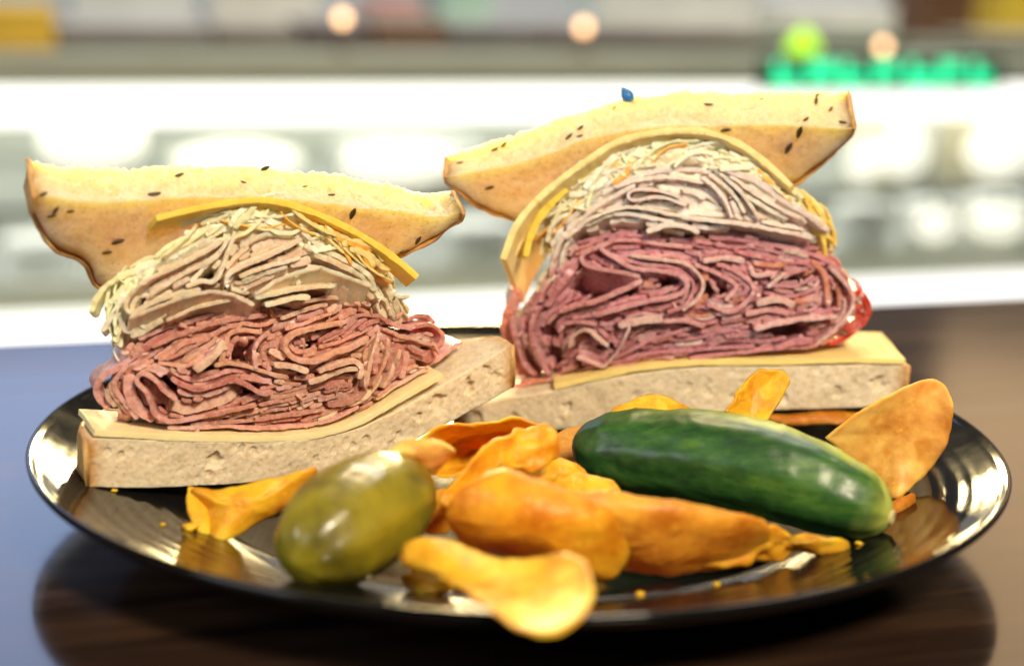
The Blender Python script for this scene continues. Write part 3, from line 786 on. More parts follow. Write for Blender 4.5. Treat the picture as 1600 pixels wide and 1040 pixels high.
def right_half():
    fr = FRT
    root = empty('sandwich_half', tuple(fr.o), fr.yaw)
    tag(root, 'right taller sandwich half of purplish pink beef under pale turkey', 'sandwich', 'halves of the cut deli sandwich')
    top = fr.line([(718, 640), (760, 630), (800, 622), (868, 610), (930, 596), (990, 584), (1050, 577), (1111, 573), (1215, 573), (1320, 570), (1413, 571)])
    bot = fr.line([(712, 664), (800, 672), (900, 668), (1000, 658), (1100, 646), (1215, 640), (1300, 638), (1413, 632)])
    B = resample(bot, n=120); Tt = resample(top, n=120)
    th = [(i/119., float(abs(Tt[i, 1]-B[i, 1]))) for i in range(0, 120, 7)]
    big = [(.94, .55, .0024, .0022), (.73, .3, .0017, .0018), (.85, .35, .0018, .0018), (.25, .5, .0016, .0018), (.05, .35, .0022, .002), (.13, .4, .0015, .0015), (.4, .55, .0013, .0012), (.52, .6, .0013, .0012), (.62, .3, .0014, .0012)]
    slab('bottom_bread', root, bot, [(0, .012), (.03, .026), (.1, .040), (.25, .052), (.5, .057), (.75, .050), (.9, .036), (.97, .020), (1, .012)], th, 0., 0., M_CRUMB, random_pores(30, 13, big), seed=13, rough=.00035)
    strip('cheese_slice', fr, root, [(866, 604), (930, 590), (990, 577), (1050, 570), (1111, 566), (1215, 566), (1320, 563), (1414, 564)], .0019, -.0004, .040, (.92, .72, .28), 14)
    ctr = fr.uv(1080, 575)
    dome_b = (*fr.uv(1080, 460), .064, .034, .008)
    colb = [(.55, .245, .275), (.61, .300, .310), (.72, .490, .450), (.45, .170, .195), (.62, .25, .16), (.50, .040, .018)]  # cooler light on this half is tinted into the beef
    hb = [
        ([(946, 381), (916, 391), (908, 402), (919, 415), (960, 423), (1000, 431)], 2.2, {'y': -.002, 'c': 1}),
        ([(904, 398), (882, 430), (862, 456), (846, 480)], 3.6, {'y': -.001, 'c': 0}),
        ([(880, 400), (862, 432), (846, 462)], 2.6, {'y': .001, 'c': 0}),
        ([(914, 408), (930, 419), (965, 428), (1000, 437)], 1.6, {'y': -.001, 'sh': (0, -.9), 'c': 3, 'sk': 2}),
        ([(872, 486), (905, 476), (940, 466), (975, 451), (1003, 437)], 2.6, {'y': -.003, 'c': 1}),
        ([(938, 388), (965, 405), (990, 418), (1030, 421), (1060, 427), (1073, 440), (1065, 455), (1040, 463), (1000, 471), (960, 482), (930, 492)], 2.4, {'y': -.003, 'c': 1}),
        ([(955, 396), (1000, 411), (1050, 417), (1078, 434), (1083, 450), (1071, 474), (1042, 486)], 2.0, {'y': -.002, 'c': 0}),
        ([(985, 397), (1030, 404), (1072, 411), (1093, 430), (1098, 446), (1087, 466), (1066, 482)], 1.9, {'y': -.003, 'c': 2}),
        ([(1086, 411), (1125, 428), (1150, 446), (1133, 467)], 2.3, {'y': -.002, 'c': 1}),
        ([(1120, 411), (1152, 424), (1172, 440), (1176, 456), (1161, 475), (1140, 485), (1104, 474)], 2.5, {'y': -.002, 'c': 1}),
        ([(1098, 405), (1130, 402), (1162, 406)], 2.8, {'y': -.003, 'c': 2}),
        ([(1171, 415), (1180, 429), (1200, 427), (1214, 428)], 2.4, {'y': -.003, 'c': 2}),
        ([(1228, 425), (1212, 438), (1200, 448)], 1.8, {'y': -.002, 'c': 2}),
        ([(1195, 456), (1230, 462), (1266, 456), (1286, 440), (1291, 420), (1276, 404)], 2.0, {'c': 0}),
        ([(1205, 446), (1250, 446), (1276, 430)], 1.8, {'c': 0}),
        ([(1275, 405), (1292, 425), (1298, 450), (1300, 475)], 2.6, {'y': -.002, 'c': 4}),
        ([(1304, 421), (1330, 440), (1346, 466), (1336, 496), (1316, 516), (1282, 541)], 2.0, {'y': -.001, 'c': 2, 'sk': 6}),
        ([(1318, 432), (1330, 460), (1322, 490), (1296, 520)], 4.2, {'y': .002, 'c': 4, 'sk': 8}),
        ([(1352, 458), (1368, 470), (1374, 494), (1362, 522), (1338, 540), (1300, 546)], 3.6, {'y': .003, 'c': 5, 'sk': 2}),
        ([(1356, 480), (1356, 505), (1335, 530)], 5.5, {'y': .0015, 'c': 5, 'sk': 3}),
        ([(1178, 512), (1220, 502), (1262, 497), (1312, 495)], 2.6, {'y': -.0035, 'c': 2}),
        ([(1182, 474), (1212, 466), (1242, 476)], 4.2, {'y': -.003, 'c': 2}),
        ([(1165, 490), (1200, 483), (1235, 489)], 3.0, {'y': -.002, 'c': 1}),
        ([(960, 562), (1020, 532), (1080, 511), (1122, 501)], 2.0, {'c': 0}),
        ([(872, 601), (940, 576), (1010, 556), (1100, 546), (1182, 541)], 2.2, {'c': 0}),
        ([(1080, 561), (1180, 549), (1285, 541)], 2.4, {'c': 0}),
        ([(1215, 545), (1245, 535), (1275, 533)], 3.6, {'c': 0, 'y': -.002}),
        ([(806, 462), (790, 495), (786, 535), (794, 572), (815, 605)], 6.5, {'y': .002, 'c': 4, 'sk': 2}),
        ([(796, 500), (800, 545), (812, 580), (828, 602)], 3.2, {'y': -.0005, 'c': 1, 'sk': 4}),
        ([(833, 478), (823, 510), (821, 546), (829, 580), (836, 600)], 2.4, {'y': -.003, 'c': 0}),
        ([(811, 522), (815, 550), (825, 576)], 2.0, {'y': -.002, 'c': 2}),
        ([(886, 546), (894, 526), (915, 516), (935, 531), (950, 541)], 2.4, {'y': -.003, 'c': 2}),
        ([(868, 522), (880, 507), (905, 503), (930, 508)], 2.4, {'y': -.002, 'c': 1}),
        ([(898, 560), (925, 572), (942, 576), (960, 556), (974, 531), (983, 508)], 1.6, {'y': -.004, 'c': 2}),
        ([(966, 508), (1000, 499), (1034, 497)], 4.0, {'y': -.003, 'c': 2}),
        ([(1035, 500), (1070, 499), (1100, 508)], 2.2, {'y': -.003, 'c': 1}),
        ([(788, 619), (822, 612), (862, 603)], 2.4, {'y': -.003, 'c': 4}),
        ([(850, 600), (875, 585), (895, 575)], 2.4, {'y': -.002, 'c': 0}),
        ([(1110, 366), (1160, 369), (1220, 379), (1280, 393), (1332, 422)], 2.3, {'c': 0}),
        ([(1120, 380), (1180, 384), (1240, 396), (1300, 411)], 2.2, {'c': 0}),
        ([(1290, 390), (1325, 412), (1352, 445)], 2.6, {'c': 4, 'y': .001}),
        ([(898, 372), (950, 358), (1000, 362), (1040, 373)], 2.2, {'c': 0}),
        ([(930, 381), (970, 372), (1030, 379), (1082, 386)], 2.0, {'c': 1}),
    ]
    polyb = [(780, 560), (783, 530), (792, 492), (806, 470), (832, 452), (852, 422), (870, 396), (900, 366), (940, 353), (1000, 354), (1060, 371), (1110, 366), (1150, 357), (1200, 366), (1260, 376), (1310, 391), (1345, 426), (1360, 460), (1362, 500), (1345, 535), (1300, 545), (1200, 555), (1060, 561), (990, 573), (900, 594), (860, 606), (812, 612), (794, 600), (784, 580)]
    layer(fr, root, 'beef', polyb, hb, [(940, 445, 60, 22), (1040, 442, 22, 9), (1230, 518, 42, 14), (846, 525, 16, 14), (848, 562, 16, 18), (1115, 450, 22, 16), (945, 545, 16, 10), (1320, 460, 10, 30), (1250, 437, 20, 5), (1175, 547, 30, 5)], (.0007, .0015), (.010, .050), colb, ctr, dome_b, 41, jitter=.5, cap=430)
    dome_t = (*fr.uv(1080, 335), .056, .030, .007)
    colt = [(.80, .67, .60), (.83, .71, .64), (.75, .61, .54), (.84, .71, .61)]  # turkey tones carry the same cooler light
    ht = [
        ([(1072, 319), (1030, 307), (990, 312), (981, 304), (990, 296), (1022, 296), (1062, 306)], 1.7, {'y': -.003}),
        ([(846, 442), (856, 402), (882, 362), (912, 336), (952, 310), (992, 288)], 2.2, {'y': -.002}),
        ([(866, 420), (874, 392), (890, 368)], 2.0, {'y': -.002}),
        ([(882, 372), (922, 342), (980, 323), (1040, 331), (1078, 341)], 1.9, {'y': -.003, 'c': 3}),
        ([(912, 350), (962, 334), (1010, 338), (1052, 346)], 2.0, {'y': -.002}),
        ([(1142, 337), (1132, 311), (1116, 291), (1096, 276)], 1.9, {'y': -.003}),
        ([(1163, 332), (1148, 306), (1128, 286), (1108, 272)], 1.9, {'y': -.002}),
        ([(1186, 341), (1162, 306), (1132, 276)], 1.9, {'y': -.003}),
        ([(1232, 341), (1192, 321), (1162, 301), (1124, 271)], 2.2, {'y': -.002, 'c': 3}),
        ([(1262, 346), (1212, 321), (1172, 296), (1140, 274)], 2.0, {'y': -.003}),
        ([(1062, 336), (1102, 342), (1152, 347), (1202, 357), (1272, 371)], 2.2, {'y': -.003, 'c': 3}),
        ([(1190, 345), (1222, 352), (1255, 358)], 1.8, {'y': -.003, 'c': 1}),
        ([(1302, 358), (1262, 333), (1222, 308), (1182, 283), (1132, 263)], 3.2, {'y': -.002}),
        ([(1300, 370), (1276, 352), (1250, 340)], 5.5, {'y': .001, 'c': 2, 'sk': 4}),
        ([(940, 301), (990, 276), (1050, 263), (1112, 266)], 2.0, {'y': -.001}),
        ([(960, 292), (1000, 281), (1050, 277), (1100, 284)], 2.0, {'y': -.002}),
        ([(1010, 360), (1040, 350), (1070, 352), (1092, 362)], 2.4, {'y': -.003, 'c': 1}),
    ]
    polyt = [(836, 470), (838, 420), (846, 382), (870, 346), (900, 321), (930, 291), (960, 271), (1010, 256), (1060, 250), (1120, 256), (1170, 271), (1220, 300), (1260, 325), (1298, 350), (1308, 384), (1260, 371), (1200, 361), (1150, 352), (1110, 362), (1060, 367), (1000, 350), (940, 350), (900, 362), (872, 392), (852, 422)]
    layer(fr, root, 'turkey', polyt, ht, [(1131, 322, 9, 12), (1000, 302, 10, 3), (1100, 347, 10, 5), (1010, 345, 12, 4), (1150, 315, 4, 10)], (.0008, .0015), (.014, .046), colt, ctr, dome_t, 42, jitter=.3, cap=330)
    dm = (*fr.uv(1080, 335), .056, .040, .008)
    shreds(fr, root, [(930, 262), (950, 235), (985, 220), (1060, 214), (1120, 220), (1135, 245), (1120, 258), (1060, 254), (1010, 260), (960, 275), (935, 290)], 60, [((.94, .92, .70), 5), ((.95, .92, .76), 5), ((.88, .90, .60), 2.5), ((.97, .50, .14), .7)], ctr, 51, y=(-.002, .002), dome=dm)
    shreds(fr, root, [(845, 340), (870, 300), (905, 265), (945, 235), (930, 290), (900, 322), (872, 345), (850, 372), (838, 400)], 56, SLAW_COLS, ctr, 52, y=(-.001, .005), dome=dm)
    shreds(fr, root, [(1120, 225), (1150, 235), (1190, 262), (1240, 300), (1250, 318), (1215, 300), (1170, 272), (1125, 257)], 50, SLAW_COLS, ctr, 53, y=(-.002, .003), dome=dm)
    shreds(fr, root, [(1245, 300), (1280, 310), (1305, 335), (1325, 385), (1312, 392), (1300, 350), (1262, 325)], 40, [((.92, .66, .16), 4), ((.86, .74, .40), 3)], ctr, 54, y=(.000, .007), dome=dm)
    shreds(fr, root, [(797, 478), (806, 455), (828, 438), (846, 412), (856, 430), (848, 452), (835, 470), (815, 488)], 12, [((.82, .74, .58), 5)], ctr, 55, y=(-.002, .003), dome=dm)
    # draped cheese
    cz = fr.line([(786, 403), (806, 352), (836, 314), (875, 280), (915, 251), (962, 222), (1020, 207), (1080, 203), (1120, 210), (1160, 227), (1200, 257), (1236, 290)])
    ribbon('cheese_slice', root, M_CHEESE, cz, .0021, -.0015, fr.uv(1020, 500), CHEESE_PALE, 45, shear=(.22, -.70), depths=np.concatenate([[0, .0004, .001], np.linspace(.003, .030, 9)]), shrink=0., rough=.3, front=.3, taper=False, amp=.3)
    fl = fr.line([(822, 402), (828, 375), (842, 345), (860, 322), (885, 296)])
    ribbon('cheese_slice', root, M_CHEESE, fl, .0024, .002, fr.uv(1020, 500), CHEESE_YEL, 46, shear=(-.2, -.3), depths=np.concatenate([[0, .0004, .001], np.linspace(.003, .020, 6)]), shrink=0., rough=.3, front=.3, taper=False, amp=.3)
    fl = fr.line([(800, 404), (812, 372), (830, 340), (856, 312)])
    ribbon('cheese_slice', root, M_CHEESE, fl, .0032, .005, fr.uv(1020, 500), CHEESE_PALE, 47, shear=(.25, -.2), depths=np.concatenate([[0, .0004, .001], np.linspace(.003, .020, 6)]), shrink=0., rough=.3, front=.3, taper=False, amp=.3)
    inner = fr.line([(697, 276), (740, 268), (800, 256), (860, 236), (920, 216), (980, 202), (1050, 196), (1120, 194), (1200, 194), (1280, 198), (1334, 200)])
    tb = slab('top_bread', root, inner, [(0, .003), (.03, .008), (.07, .0155), (.12, .022), (.2, .030), (.35, .046), (.5, .055), (.65, .050), (.75, .040), (.84, .031), (.90, .025), (.95, .016), (.985, .008), (1, .003)],
              [(0, .0105), (.08, .0135), (.3, .0152), (.6, .0166), (.85, .0176), (1, .0190)], R(57), 2.0, M_CRUMB_TOP, random_pores(110, 18, [(.3, .8, .002, .0012)]), seed=18, rough=.0007, ragged=.0008)
    seeds_on(tb, fr, [(889, 214, 1, 60), (907, 200, .8, 40), (906, 213, .7, 30), (774, 234, 1.1, 75), (787, 227, .9, 50), (1107, 164, 1.0, 10), (1275, 159, 1.1, 80), (1277, 149, .8, 60), (1298, 171, .8, 70), (1290, 140, .9, 90), (1249, 206, 1.5, 82), (1232, 231, 1.5, 74), (1259, 187, .9, 60), (1134, 203, 1.1, 15), (1277, 259, 1, 25), (765, 293, 1, 20), (719, 255, .8, 60), (1317, 192, 1, 10), (1190, 155, .5, 0), (960, 168, .5, 40)], 6)
    return root
LEFT = left_half(); RIGHT = right_half()

# ------------------------------------------------------------------ blue-tipped pick in the right half
def build_pick():
    m_wood = plain('pick_wood', (.55, .38, .20), .6); m_blue = plain('blue_frill', (.02, .16, .42), .35)
    P = G(975, 140, .1335)
    fr = FRT; c = fr.uv(987, 159, .012); base = fr.o + fr.eu*c[0] + fr.ed*.012 + np.array([0, 0, c[1]])
    t = empty('toothpick', tuple(base)); tag(t, 'toothpick with blue tip poking out of the taller top bread', 'toothpick')
    t.rotation_euler = (R(-6), R(-38), 0)
    lathe('stick', [(.0001, -.035), (.0009, -.028), (.0010, .001), (.0008, .004), (.0001, .0045)], m_wood, t, 10)
    V = []; n = 14
    prof = [(.0004, -.0005), (.0014, .0006), (.0019, .0018), (.0016, .0034), (.0009, .0046), (.0002, .0056)]
    for i, (r, z) in enumerate(prof):
        for k in range(n):
            a = 2*math.pi*k/n; rr = r*(1+.22*(k % 2)); V.append((rr*math.cos(a), rr*math.sin(a), z))
    mesh_obj('frill', V, grid_faces(len(prof), n, True), m_blue, t)
build_pick()

# ------------------------------------------------------------------ pickles
def pickle_body(name, parent, axis, radii, material, bumps, seed, n=90, seg=64, squash=1.):
    A = resample(axis, n=n); t = np.gradient(A, axis=0); t /= np.linalg.norm(t, axis=1)[:, None]
    s = np.linspace(0, 1, n); Rr = np.interp(s, [a for a, b in radii], [b for a, b in radii])
    V = []
    for i in range(n):
        up = np.array([0, 0, 1.]) - t[i]*t[i][2]; up /= np.linalg.norm(up); sd = np.cross(t[i], up)
        for k in range(seg):
            a = 2*math.pi*k/seg; V.append(A[i] + (up*math.cos(a) + sd*math.sin(a)*squash)*Rr[i])
    V = np.array(V)
    AA = np.repeat(A, seg, 0); out = V-AA; out /= np.linalg.norm(out, axis=1)[:, None]+1e-9
    ang = np.tile(np.arange(seg)/seg*2*math.pi, n)
    wart = np.clip(noise(V, .0038, seed+11)-.42, 0, .5)*.0011
    d = wart + fbm(V, .012, 2, seed)*bumps + noise(V, .0035, seed+3)*bumps*.35 + .00022*np.cos(ang*9+.6*np.repeat(s, seg)*3)
    V = V + out*(d*np.clip(np.repeat(Rr, seg)/.008, 0, 1))[:, None]
    F = grid_faces(n, seg, True); F.append(tuple(range(seg-1, -1, -1))); F.append(tuple((n-1)*seg+j for j in range(seg)))
    return mesh_obj(name, V, F, material, parent)
def ellip(n=24, p=2.0, e0=0, e1=1):
    out = []
    for s in np.linspace(0, 1, n):
        q = 2*s-1; out.append((s, max(.02, (1-abs(q)**p)**(1/p))))
    return out
def cucumber_material():
    m, nt, p = mat('cucumber_skin'); co = objco(nt)
    at = nt.nodes.new('ShaderNodeAttribute'); at.attribute_name = 'pale'
    n = tex_noise(nt, co, 55, 4, .6); n2 = tex_noise(nt, co, 60, 4, .6, (.35, 3.0, 3.0))
    r = ramp(nt, n2, [(.34, (.008, .038, .008)), (.54, (.024, .090, .014)), (.72, (.075, .17, .024))])
    r1 = ramp(nt, n, [(.60, (0, 0, 0)), (.78, (.45, .45, .45))])
    c = mixc(nt, r1.outputs[0], r.outputs[0], (.10, .20, .03))
    c = mixc(nt, at.outputs['Fac'], c, (.42, .46, .09)); nt.links.new(c, p.inputs['Base Color'])
    setp(p, Roughness=.42, Subsurface_Weight=.15, Subsurface_Scale=.003, Coat_Weight=.12, Coat_Roughness=.22, Specular_IOR_Level=.4)
    bump(nt, p, tex_noise(nt, co, 260, 3), .22, .0007); return m
def gherkin_material():
    m, nt, p = mat('gherkin_skin'); co = objco(nt)
    n = tex_noise(nt, co, 48, 5, .6)
    r = ramp(nt, n, [(.34, (.095, .080, .006)), (.50, (.215, .175, .009)), (.70, (.31, .25, .015))]); nt.links.new(r.outputs[0], p.inputs['Base Color'])
    setp(p, Roughness=.36, Subsurface_Weight=.3, Subsurface_Scale=.005, Subsurface_Radius=(1, .8, .15), Coat_Weight=.35, Coat_Roughness=.16)
    bump(nt, p, tex_noise(nt, co, 190, 3), .22, .0009); return m

def build_pickles():
    px = [(896, 697), (930, 699), (1000, 707), (1100, 716), (1200, 735), (1300, 771), (1370, 801), (1392, 808)]
    ys = [-.018, -.021, -.026, -.034, -.042, -.050, -.055, -.057]
    ax = []
    for (x, y), Yw in zip(px, ys):
        d = ray(x, y); ax.append(CAM + d*((Yw-CAM[1])/d[1]))
    ax = np.array(ax); org = ax.mean(0)
    root = empty('cucumber_pickle', tuple(org)); tag(root, 'dark green whole cucumber pickle lying across the potato chips', 'pickle')
    rad = [(0, .0010), (.015, .0045), (.05, .0082), (.11, .0112), (.2, .0132), (.4, .0144), (.6, .0142), (.78, .0128), (.88, .0112), (.94, .0090), (.975, .0064), (.992, .0040), (1, .0022)]
    o = pickle_body('skin', root, ax-org, rad, cucumber_material(), .0005, 5)
    me = o.data; a = me.attributes.new('pale', 'FLOAT', 'POINT'); n, seg = 90, 64
    s = np.repeat(np.linspace(0, 1, n), seg); ang = np.tile(np.arange(seg)/seg*2*math.pi, n)
    V = np.array([v.co[:] for v in me.vertices])
    val = np.clip((np.cos(ang+.35)-.80)/.16, 0, 1)*np.clip(s*2.5-.45, 0, 1)*.95 + np.clip((s-.90)/.1, 0, 1)*.75  # top strip is warm backlight in the colour; the end itself is pale
    val = np.clip(val*(1+.8*fbm(V, .010, 3, 7)), 0, 1); a.data.foreach_set('value', val.astype(np.float32))
    e = ax[-1]-org; t = ax[-1]-ax[-2]; t /= np.linalg.norm(t)
    prof = [(.0023, -.0004), (.0022, .0005), (.0016, .0009), (.0010, .0004), (.0003, .0001)]
    c = lathe('stem_scar', prof, plain('stem_scar', (.50, .42, .18), .6), root, 24)
    c.location = e; c.rotation_euler = Vector(t).to_track_quat('Z', 'Y').to_euler()
    # gherkin pointing at the camera
    d = ray(562, 806); c0 = CAM + d*((-.086-CAM[1])/d[1])
    dirv = np.array([.50, .85, .10]); dirv /= np.linalg.norm(dirv)
    ax = np.array([dirv*k*.029 + np.array([0, 0, -.0015*abs(k)**2]) for k in np.linspace(-1, 1, 9)])
    rad = [(s, .0158*v*(1 - .10*(s-.3))) for s, v in ellip(28, 2.15)]
    g = pickle_body('gherkin', None, ax, rad, gherkin_material(), .0003, 15)
    g.location = c0; tag(g, 'olive yellow gherkin with its round end facing the front of the plate', 'pickle')
build_pickles()

# ------------------------------------------------------------------ potato chips
def chip(outline, center, bulge, color, label, seed, th=.0010, wav=.0010, n=84, m=16, ruffle=.0008, p=2., blis=1.):
    """a thin curled slice of fried potato; its outline is traced, points are (x, y, height)"""
    O = np.array([G(*q) for q in outline]); a = resample(np.vstack([O, O[:1]]), n=n+1)[:-1]
    c0 = a.mean(0); bl = np.array(bulge, float) + ((G(*center)-c0)*.8 if center else 0)
    _, _, vt = np.linalg.svd(a-c0); nn = vt[2]; hgt = (a-c0) @ nn; flat = (a-c0) - hgt[:, None]*nn
    rr = np.linspace(0.02, 1, m)
    S = c0 + flat[:, None]*rr[None, :, None] + (hgt[:, None]*(rr**2)[None])[..., None]*nn + bl[None, None, :]*(1-rr**p)[None, :, None]
    P = S.reshape(-1, 3); P = P + np.stack([noise(P, .014, seed), noise(P, .014, seed+1), noise(P, .014, seed+2)], 1)*wav + np.stack([noise(P, .0045, seed+3), noise(P, .0045, seed+4), noise(P, .0045, seed+5)], 1)*ruffle*.45
    P = P + np.stack([noise(P, .0015, seed+6), noise(P, .0015, seed+7), noise(P, .0015, seed+8)], 1)*.00012
    ew = np.tile(rr**7, n)[:, None]*.00035
    P = P + np.stack([noise(P, .0040, seed+14) + .5*noise(P, .0017, seed+15), noise(P, .0040, seed+16), noise(P, .0040, seed+17) + .5*noise(P, .0017, seed+18)], 1)*ew
    S = P.reshape(n, m, 3)
    Sw = np.concatenate([S[-1:], S, S[:1]], 0)
    du = np.gradient(Sw, axis=0)[1:-1]; dv = np.gradient(S, axis=1); nr = np.cross(du, dv); nr /= np.linalg.norm(nr, axis=2)[:, :, None]+1e-12
    hh = th*.5*np.ones((n, m)); hh[:, -1] = th*.25
    blister = np.clip(noise(P, .0050, seed+9), .25, 1).reshape(n, m)-.25
    top = S + nr*(hh + blister*.0012*blis)[:, :, None]; bot = S - nr*hh[:, :, None]
    V = np.vstack([top.reshape(-1, 3), bot.reshape(-1, 3)]); off = n*m; F = []
    for i in range(n):
        k = (i+1) % n
        for j in range(m-1):
            f = (i*m+j, k*m+j, k*m+j+1, i*m+j+1); F.append(f); F.append(tuple(q+off for q in f[::-1]))
        F.append((i*m+m-1, k*m+m-1, k*m+m-1+off, i*m+m-1+off))
    F.append(tuple(i*m for i in range(n))); F.append(tuple(i*m+off for i in range(n-1, -1, -1)))
    org = V.mean(0); org[2] = V[:, 2].min()
    o = mesh_obj('potato_chip', V-org, F, M_CHIP, None); o.location = org; o.color = (*color, 1)
    bmm = bmesh.new(); bmm.from_mesh(o.data); bmesh.ops.recalc_face_normals(bmm, faces=bmm.faces); bmm.to_mesh(o.data); bmm.free()
    at = o.data.attributes.new('rim', 'FLOAT', 'POINT')
    rim = np.clip((np.tile(rr, n)-.86)/.14, 0, 1)**2*np.clip(.35+1.3*noise(P, .009, seed+12), 0, .8); spot = np.clip(fbm(P, .007, 2, seed+13)-.42, 0, .3)*2.0
    at.data.foreach_set('value', np.tile(np.clip(rim+spot, 0, .85), 2).astype(np.float32))
    tag(o, label, 'chip', 'potato chips around the pickles')
    return o
GOLD = (.88, .50, .026); ORANGE = (.82, .385, .016); PALE = (.88, .62, .18); DEEP = (.55, .22, .022)
def build_chips():
    chip([(300, 764, .020), (340, 762, .021), (400, 752, .023), (450, 742, .025), (492, 733, .026), (482, 765, .019), (450, 786, .016), (405, 814, .012), (365, 838, .009), (335, 840, .009), (318, 815, .0105), (306, 790, .014)], (380, 790, .016), (0, -.005, .001), GOLD, 'curled golden chip sticking out left of the gherkin', 61, wav=.0016)
    chip([(295, 760, .020), (312, 766, .0185), (330, 790, .015), (340, 825, .010), (322, 838, .009), (306, 815, .0105), (298, 785, .015)], (316, 800, .014), (-.003, -.002, .001), GOLD, 'small folded orange chip at the far left of the plate', 62)
    chip([(598, 714, .036), (625, 690, .039), (655, 684, .041), (690, 694, .040), (708, 704, .038), (695, 725, .033), (672, 742, .029), (640, 730, .031)], (655, 712, .036), (0, -.002, .002), PALE, 'pale yellow chip peeking over the gherkin', 63)
    chip([(650, 696, .033), (685, 670, .036), (740, 659, .037), (805, 657, .037), (848, 668, .035), (860, 700, .028), (800, 715, .025), (740, 735, .022), (690, 745, .021), (660, 725, .026)], (750, 695, .022), (0, .010, -.003), GOLD, 'hollow golden chip with a dark inside below where the breads cross', 64)
    chip([(678, 778, .026), (700, 745, .031), (740, 712, .036), (790, 678, .040), (835, 662, .041), (862, 668, .040), (872, 690, .037), (864, 716, .032), (835, 736, .029), (790, 738, .029), (745, 756, .028), (700, 785, .025)], (780, 715, .035), (0, .003, -.002), GOLD, 'ruffled golden chip standing between the gherkin and the cucumber pickle', 65, wav=.0020, ruffle=.0018)
    chip([(900, 772, .0330), (960, 770, .0335), (1030, 780, .0320), (1100, 790, .0300), (1165, 803, .0270), (1202, 824, .0215), (1196, 850, .0150), (1150, 884, .0085), (1080, 893, .0080), (1010, 895, .0080), (950, 880, .0105), (905, 840, .0190)], (1040, 838, .0215), (0, -.002, .001), (.74, .36, .03), 'orange brown chip lying along the underside of the cucumber pickle', 77, n=110, m=20, wav=.0007, ruffle=.0003, p=3., blis=.4)
    chip([(697, 808, .0245), (706, 778, .0300), (742, 749, .0360), (788, 733, .0390), (830, 746, .0375), (880, 764, .0350), (930, 784, .0320), (965, 812, .0270), (985, 850, .0190), (975, 885, .0120), (940, 906, .0085), (870, 888, .0105), (790, 868, .0130), (725, 850, .0165)], (835, 826, .0250), (0, -.0045, .0015), ORANGE, 'large smooth orange chip curving out beside the gherkin', 66, n=120, m=22, wav=.0006, ruffle=.0002, p=2.2, blis=.3)
    chip([(1098, 886, .010), (1118, 868, .013), (1150, 846, .017), (1172, 840, .0185), (1190, 822, .021), (1212, 818, .021), (1240, 834, .0175), (1262, 828, .0175), (1295, 842, .0145), (1322, 846, .0135), (1324, 858, .011), (1285, 870, .0092), (1248, 862, .0105), (1220, 878, .009), (1180, 872, .010), (1150, 889, .009)], None, (0, -.001, .003), (.86, .46, .03), 'narrow golden chip under the right end of the cucumber pickle', 67, wav=.0016, ruffle=.002)
    chip([(622, 872, .019), (632, 850, .022), (655, 840, .024), (700, 846, .024), (745, 862, .023), (790, 875, .023), (840, 872, .026), (885, 864, .031), (915, 878, .033), (927, 915, .032), (918, 950, .031), (890, 982, .030), (848, 993, .0285), (805, 978, .0275), (760, 948, .0262), (715, 915, .022), (670, 895, .018), (640, 888, .016)], (805, 918, .0255), (0, .0, -.0015), GOLD, 'yellow chip hanging over the front edge of the plate', 68, n=110, m=20, wav=.0005, ruffle=.0005, blis=.5)
    chip([(935, 668, .033), (960, 640, .037), (1000, 622, .040), (1030, 617, .041), (1065, 628, .039), (1085, 650, .034), (1060, 690, .028), (1000, 695, .028), (950, 690, .029)], None, (0, -.003, .002), GOLD, 'chip edge rising just behind the left half of the cucumber pickle', 69)
    chip([(1132, 640, .035), (1155, 608, .040), (1178, 584, .044), (1200, 575, .046), (1222, 580, .045), (1229, 598, .042), (1215, 628, .036), (1195, 655, .031), (1160, 660, .030)], None, (0, .003, .0), GOLD, 'small folded chip standing upright against the right bread', 70, wav=.0016)
    chip([(1290, 684, .030), (1325, 655, .036), (1380, 620, .043), (1430, 599, .047), (1462, 594, .048), (1480, 608, .046), (1489, 640, .040), (1482, 685, .030), (1460, 725, .021), (1430, 755, .016), (1400, 780, .012), (1370, 760, .014), (1330, 720, .022)], (1400, 685, .030), (.001, .003, .001), (.80, .50, .12), 'big upright chip leaning on the right rim of the plate', 71, m=22, wav=.0008, ruffle=.0003, blis=.4)
    chip([(852, 712, .018), (868, 684, .021), (895, 668, .0225), (925, 664, .0225), (940, 700, .018), (925, 735, .0125), (890, 742, .0115), (862, 732, .0135)], None, (0, -.002, .001), (.72, .38, .09), 'brownish chip tucked behind the left tip of the cucumber pickle', 72)
    chip([(628, 902, .0095), (662, 893, .0105), (706, 902, .0095), (706, 916, .0085), (672, 929, .0075), (640, 922, .0075)], None, (0, -.001, .002), GOLD, 'little chip fragment under the overhanging front chip', 73)
    chip([(790, 745, .024), (840, 724, .027), (905, 732, .026), (940, 792, .017), (880, 780, .018), (830, 772, .019)], None, (0, -.001, .002), GOLD, 'crumbly chip wedged below the left tip of the cucumber pickle', 74, wav=.002, ruffle=.003)
    chip([(1200, 648, .018), (1262, 643, .019), (1335, 643, .019), (1325, 660, .0165), (1270, 662, .016), (1212, 657, .0165)], None, (0, -.002, .001), DEEP, 'dark brown chip squeezed under the right bread', 75)
    chip([(1362, 805, .012), (1400, 782, .015), (1428, 770, .016), (1424, 797, .0115), (1396, 818, .0095), (1368, 828, .0085)], None, (0, -.001, .001), DEEP, 'reddish brown chip behind the stem end of the cucumber pickle', 76)
    chip([(640, 800, .016), (668, 770, .021), (700, 760, .023), (728, 772, .022), (724, 805, .016), (690, 832, .011), (655, 828, .011)], None, (0, -.002, .001), (.80, .40, .03), 'chip half hidden between the gherkin and the large smooth chip', 78)
